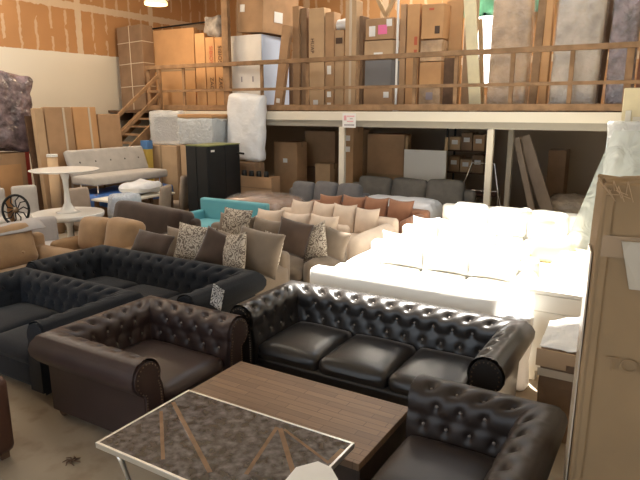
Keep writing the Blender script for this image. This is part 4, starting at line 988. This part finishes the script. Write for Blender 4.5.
for k, (lab, m, labs) in enumerate((('plastic-wrapped carton at the bottom of the middle stack on the mezzanine', M['wrap_brown'], ((.5, .6, .14, .14, M['grey_ink']),)), ('orange carton second from below in the middle stack on the mezzanine', M['cardboard_or'], ()), ('shiny wrapped carton third from below in the middle mezzanine stack', M['wrap_brown'], ()), ('tall carton with red print topping the middle stack on the mezzanine', M['cardboard_or'], ((.45, .85, .1, .04, M['red_ink']), (.75, .25, .1, .14, M['ink']))))):
    carton(lab, (xs[0], xs[1], 11.4, 11.85, zz[k] + .008 * k, zz[k + 1]), m, tape=None, labels=labs, tilt=(0, (0, 0, 0, 1)[k], 0))
mez('dark timber panel standing low right of the middle stack', 442.5, 453, 58, 11.35, M['wood_dk'], .05, lean=2, name='timber_board', cat='panel')
mez('tall bare cardboard sheet behind the dark timber panel', 443, 459, 0, 11.75, M['cardboard_or'], .06, lean=1, name='cardboard_sheet', cat='cardboard')
mez('tall cardboard sheet behind the cream board', 461, 474, 0, 11.85, M['cardboard_lt'], .06, lean=1, name='cardboard_sheet', cat='cardboard')
t = mez('cream perforated board leaning left before the bright window', 469.5, 481.5, -6, 11.4, M['cream_board'], .04, lean=1, tilt=-6.5, pref=105, name='cream_board', cat='board')
mez('thin timber plank leaning before the bright window', 480.5, 485, 18, 11.7, M['wood_lt'], .04, lean=1, tilt=-5, pref=100, name='timber_plank', cat='plank')
# wrapped mattresses and rugs
def wrapped(label, pl, pr, pt, Y, m, th=.28, film=True, tilt=0, name='wrapped_mattress', cat='mattress', band=None):
    xa = aty(pl, 85, Y)[0]; xb = aty(pr, 85, Y)[0]; zt = aty((pl + pr) / 2, pt, Y)[2]; h = zt - ZM; w = xb - xa
    t = thing(name, label, cat, ((xa + xb) / 2, Y, ZM + .003), rot=(R(-2), R(tilt), 0))
    b = nb(); bm_round(b, -w / 2, w / 2, 0, th, 0, h, .06, 12, (.0, .02, .01), .018, pl * .1); obj('mattress_body', b, m, t)
    if film:
        b = nb(); bm_round(b, -w / 2 - .015, w / 2 + .015, -.035, th + .02, .01, h + .03, .06, 16, (.0, .03, .01), .045, pl * .3); obj('plastic_cover', b, M['film_clear'], t)
    return t
wrapped('brown mattress in glossy clear plastic right of the bright window', 487, 526, -4, 11.35, M['wrap_brown'])
mez('upright timber board between the two plastic-wrapped mattresses', 529, 537, -4, 11.4, M['wood'], .06, lean=1, tilt=1.5, name='timber_board', cat='board')
mez('orange-brown narrow carton right of the upright timber board', 539, 547, -4, 11.45, M['cardboard_or'], .2, lean=0)
wrapped('pale grey mattress in clear plastic, the middle one behind the right railing', 549, 596, -4, 11.35, M['wrap_grey'], tilt=1)
mez('dark slanting timber board right of the pale grey wrapped mattress', 593, 602, -4, 11.75, M['wood_dk'], .06, lean=1, tilt=2, name='timber_board', cat='board')
wrapped('dark purple-brown rug roll in shiny plastic at the right end of the mezzanine', 605, 633, -4, 11.35, M['wrap_purple'], name='wrapped_rug', cat='rug')
mez('reddish timber board at the right edge above the railing', 636, 652, -4, 11.4, mat('reddish_timber', (0.24, 0.10, 0.06), .7), .06, lean=0, name='timber_board', cat='board')
# tall crate behind the stair
xa, xb = aty(119, 85, 11.25)[0], aty(143.5, 85, 11.25)[0]; bxh = aty(130, 25, 11.3)[2] - ZM
t = thing('wrapped_crate', 'tall dark strapped crate standing at the top of the stair against the left wall', 'crate', ((xa + xb) / 2, 11.3, ZM + .003), rot=(R(-2), R(-2.5), 0))
w = (xb - xa) / 2
box_obj('crate_body', (-w, w, 0, .4, 0, bxh), M['cardboard_dk'], t, .015)
for z in (.28, .55, .8): box_obj('strap', (-w - .005, w + .005, -.006, .406, bxh * z, bxh * z + .02), M['clear_tape'], t)
box_obj('strap', (-.01, .012, -.008, .408, .012, bxh + .006), M['clear_tape'], t)
# green sheet above the window
X0, _, Z0 = aty(505, 8, 14.6)
t = thing('green_sheet', 'pale green sheet hanging at the top of the bright window', 'sheet', (X0, 14.75, aty(505, 14, 14.75)[2] + .10))
b = nb(); bmesh.ops.create_grid(b, x_segments=24, y_segments=6, size=.5)
for v in b.verts: v.co = Vector((v.co.x * 2.1, .04 * math.sin(v.co.x * 34), .35 + v.co.y * .9))
bmesh.ops.solidify(b, geom=b.faces[:], thickness=.01); obj('sheet_cloth', b, M['green'], t, smooth=True)
b = nb(); bm_tube(b, [(-1.1, 0, .8), (1.1, 0, .8)], .02, 8); obj('hanging_rod', b, M['black_metal'], t)

# ================================================================== LAMPS AND LIGHT
X0, Y0, Z0 = aty(156, 5, 10.2)
t = thing('hanging_lamp', 'glowing warm high-bay lamp hanging near the left wall', 'lamp', (X0, Y0, Z0))
b = nb(); bm_lathe(b, [(.25, .0), (.26, .05), (.2, .12)], 24); obj('diffuser', b, M['lamp_glow'], t, smooth=True)
b = nb(); bm_lathe(b, [(.28, .10), (.24, .25), (.10, .42), (.06, .5)], 24); obj('lamp_shade', b, M['grey_paint'], t, smooth=True)
b = nb(); bm_tube(b, [(0, 0, .5), (0, 0, ZC - Z0)], .012, 6); obj('cord', b, M['black_metal'], t)
def light(name, typ, loc, energy, col, rot=(0, 0, 0), **k):
    l = bpy.data.lights.new(name, typ); l.energy = energy; l.color = col
    for a, v in k.items(): setattr(l, a, v)
    o = bpy.data.objects.new(name, l); C.objects.link(o); o.location = loc; o.rotation_euler = rot; return o
light('lamp_bulb', 'POINT', (X0, Y0, Z0 - .35), 90, (1.0, .76, .5), shadow_soft_size=.2)
for k, (x, y, e) in enumerate(((-11.5, 2.6, 120), (-11.9, 6.2, 190), (-6.8, 5.2, 60), (-5.8, 13.0, 190), (-1.2, 13.0, 110))):  # unseen area lights added for ambient fill, dressed as roof fixtures
    t = thing('fill_fixture', 'unseen fill light added under the warehouse roof', 'lamp', (x, y, ZC - .12), group='added fill lights')
    box_obj('fill_housing', (-.2, .2, -.9, .9, .04, .118), M['grey_paint'], t)
    light('fill_light', 'AREA', (x, y, ZC - .13), e, (1.0, .90, .76), (0, 0, 0), shape='RECTANGLE', size=.4, size_y=1.8)
# daylight: sun through the roof opening, sky through roof and loading door
sd = Vector((0.20, -0.25, -1.0))
light('sun', 'SUN', (0, 0, 12), 24.0, (1.0, .95, .86), sd.to_track_quat('-Z', 'Y').to_euler(), angle=R(1.2))
w = bpy.data.worlds.new('sky'); bpy.context.scene.world = w; w.use_nodes = True
w.node_tree.nodes['Background'].inputs[0].default_value = (0.80, 0.90, 1.0, 1); w.node_tree.nodes['Background'].inputs[1].default_value = 2.2

# ================================================================== CAMERA
cam = bpy.data.cameras.new('camera'); co = bpy.data.objects.new('camera', cam); C.objects.link(co)
cam.sensor_width = 36; cam.sensor_fit = 'HORIZONTAL'; cam.lens = F / 640 * 36; cam.clip_end = 100
co.location = (0, 0, CH); co.rotation_euler = (PI / 2 - PIT, 0, YAW)
sc = bpy.context.scene; sc.camera = co
sc.view_settings.view_transform = 'Standard'; sc.view_settings.look = 'None'; sc.view_settings.exposure = 0.0; sc.view_settings.gamma = 1
sc.view_settings.use_curve_mapping = False
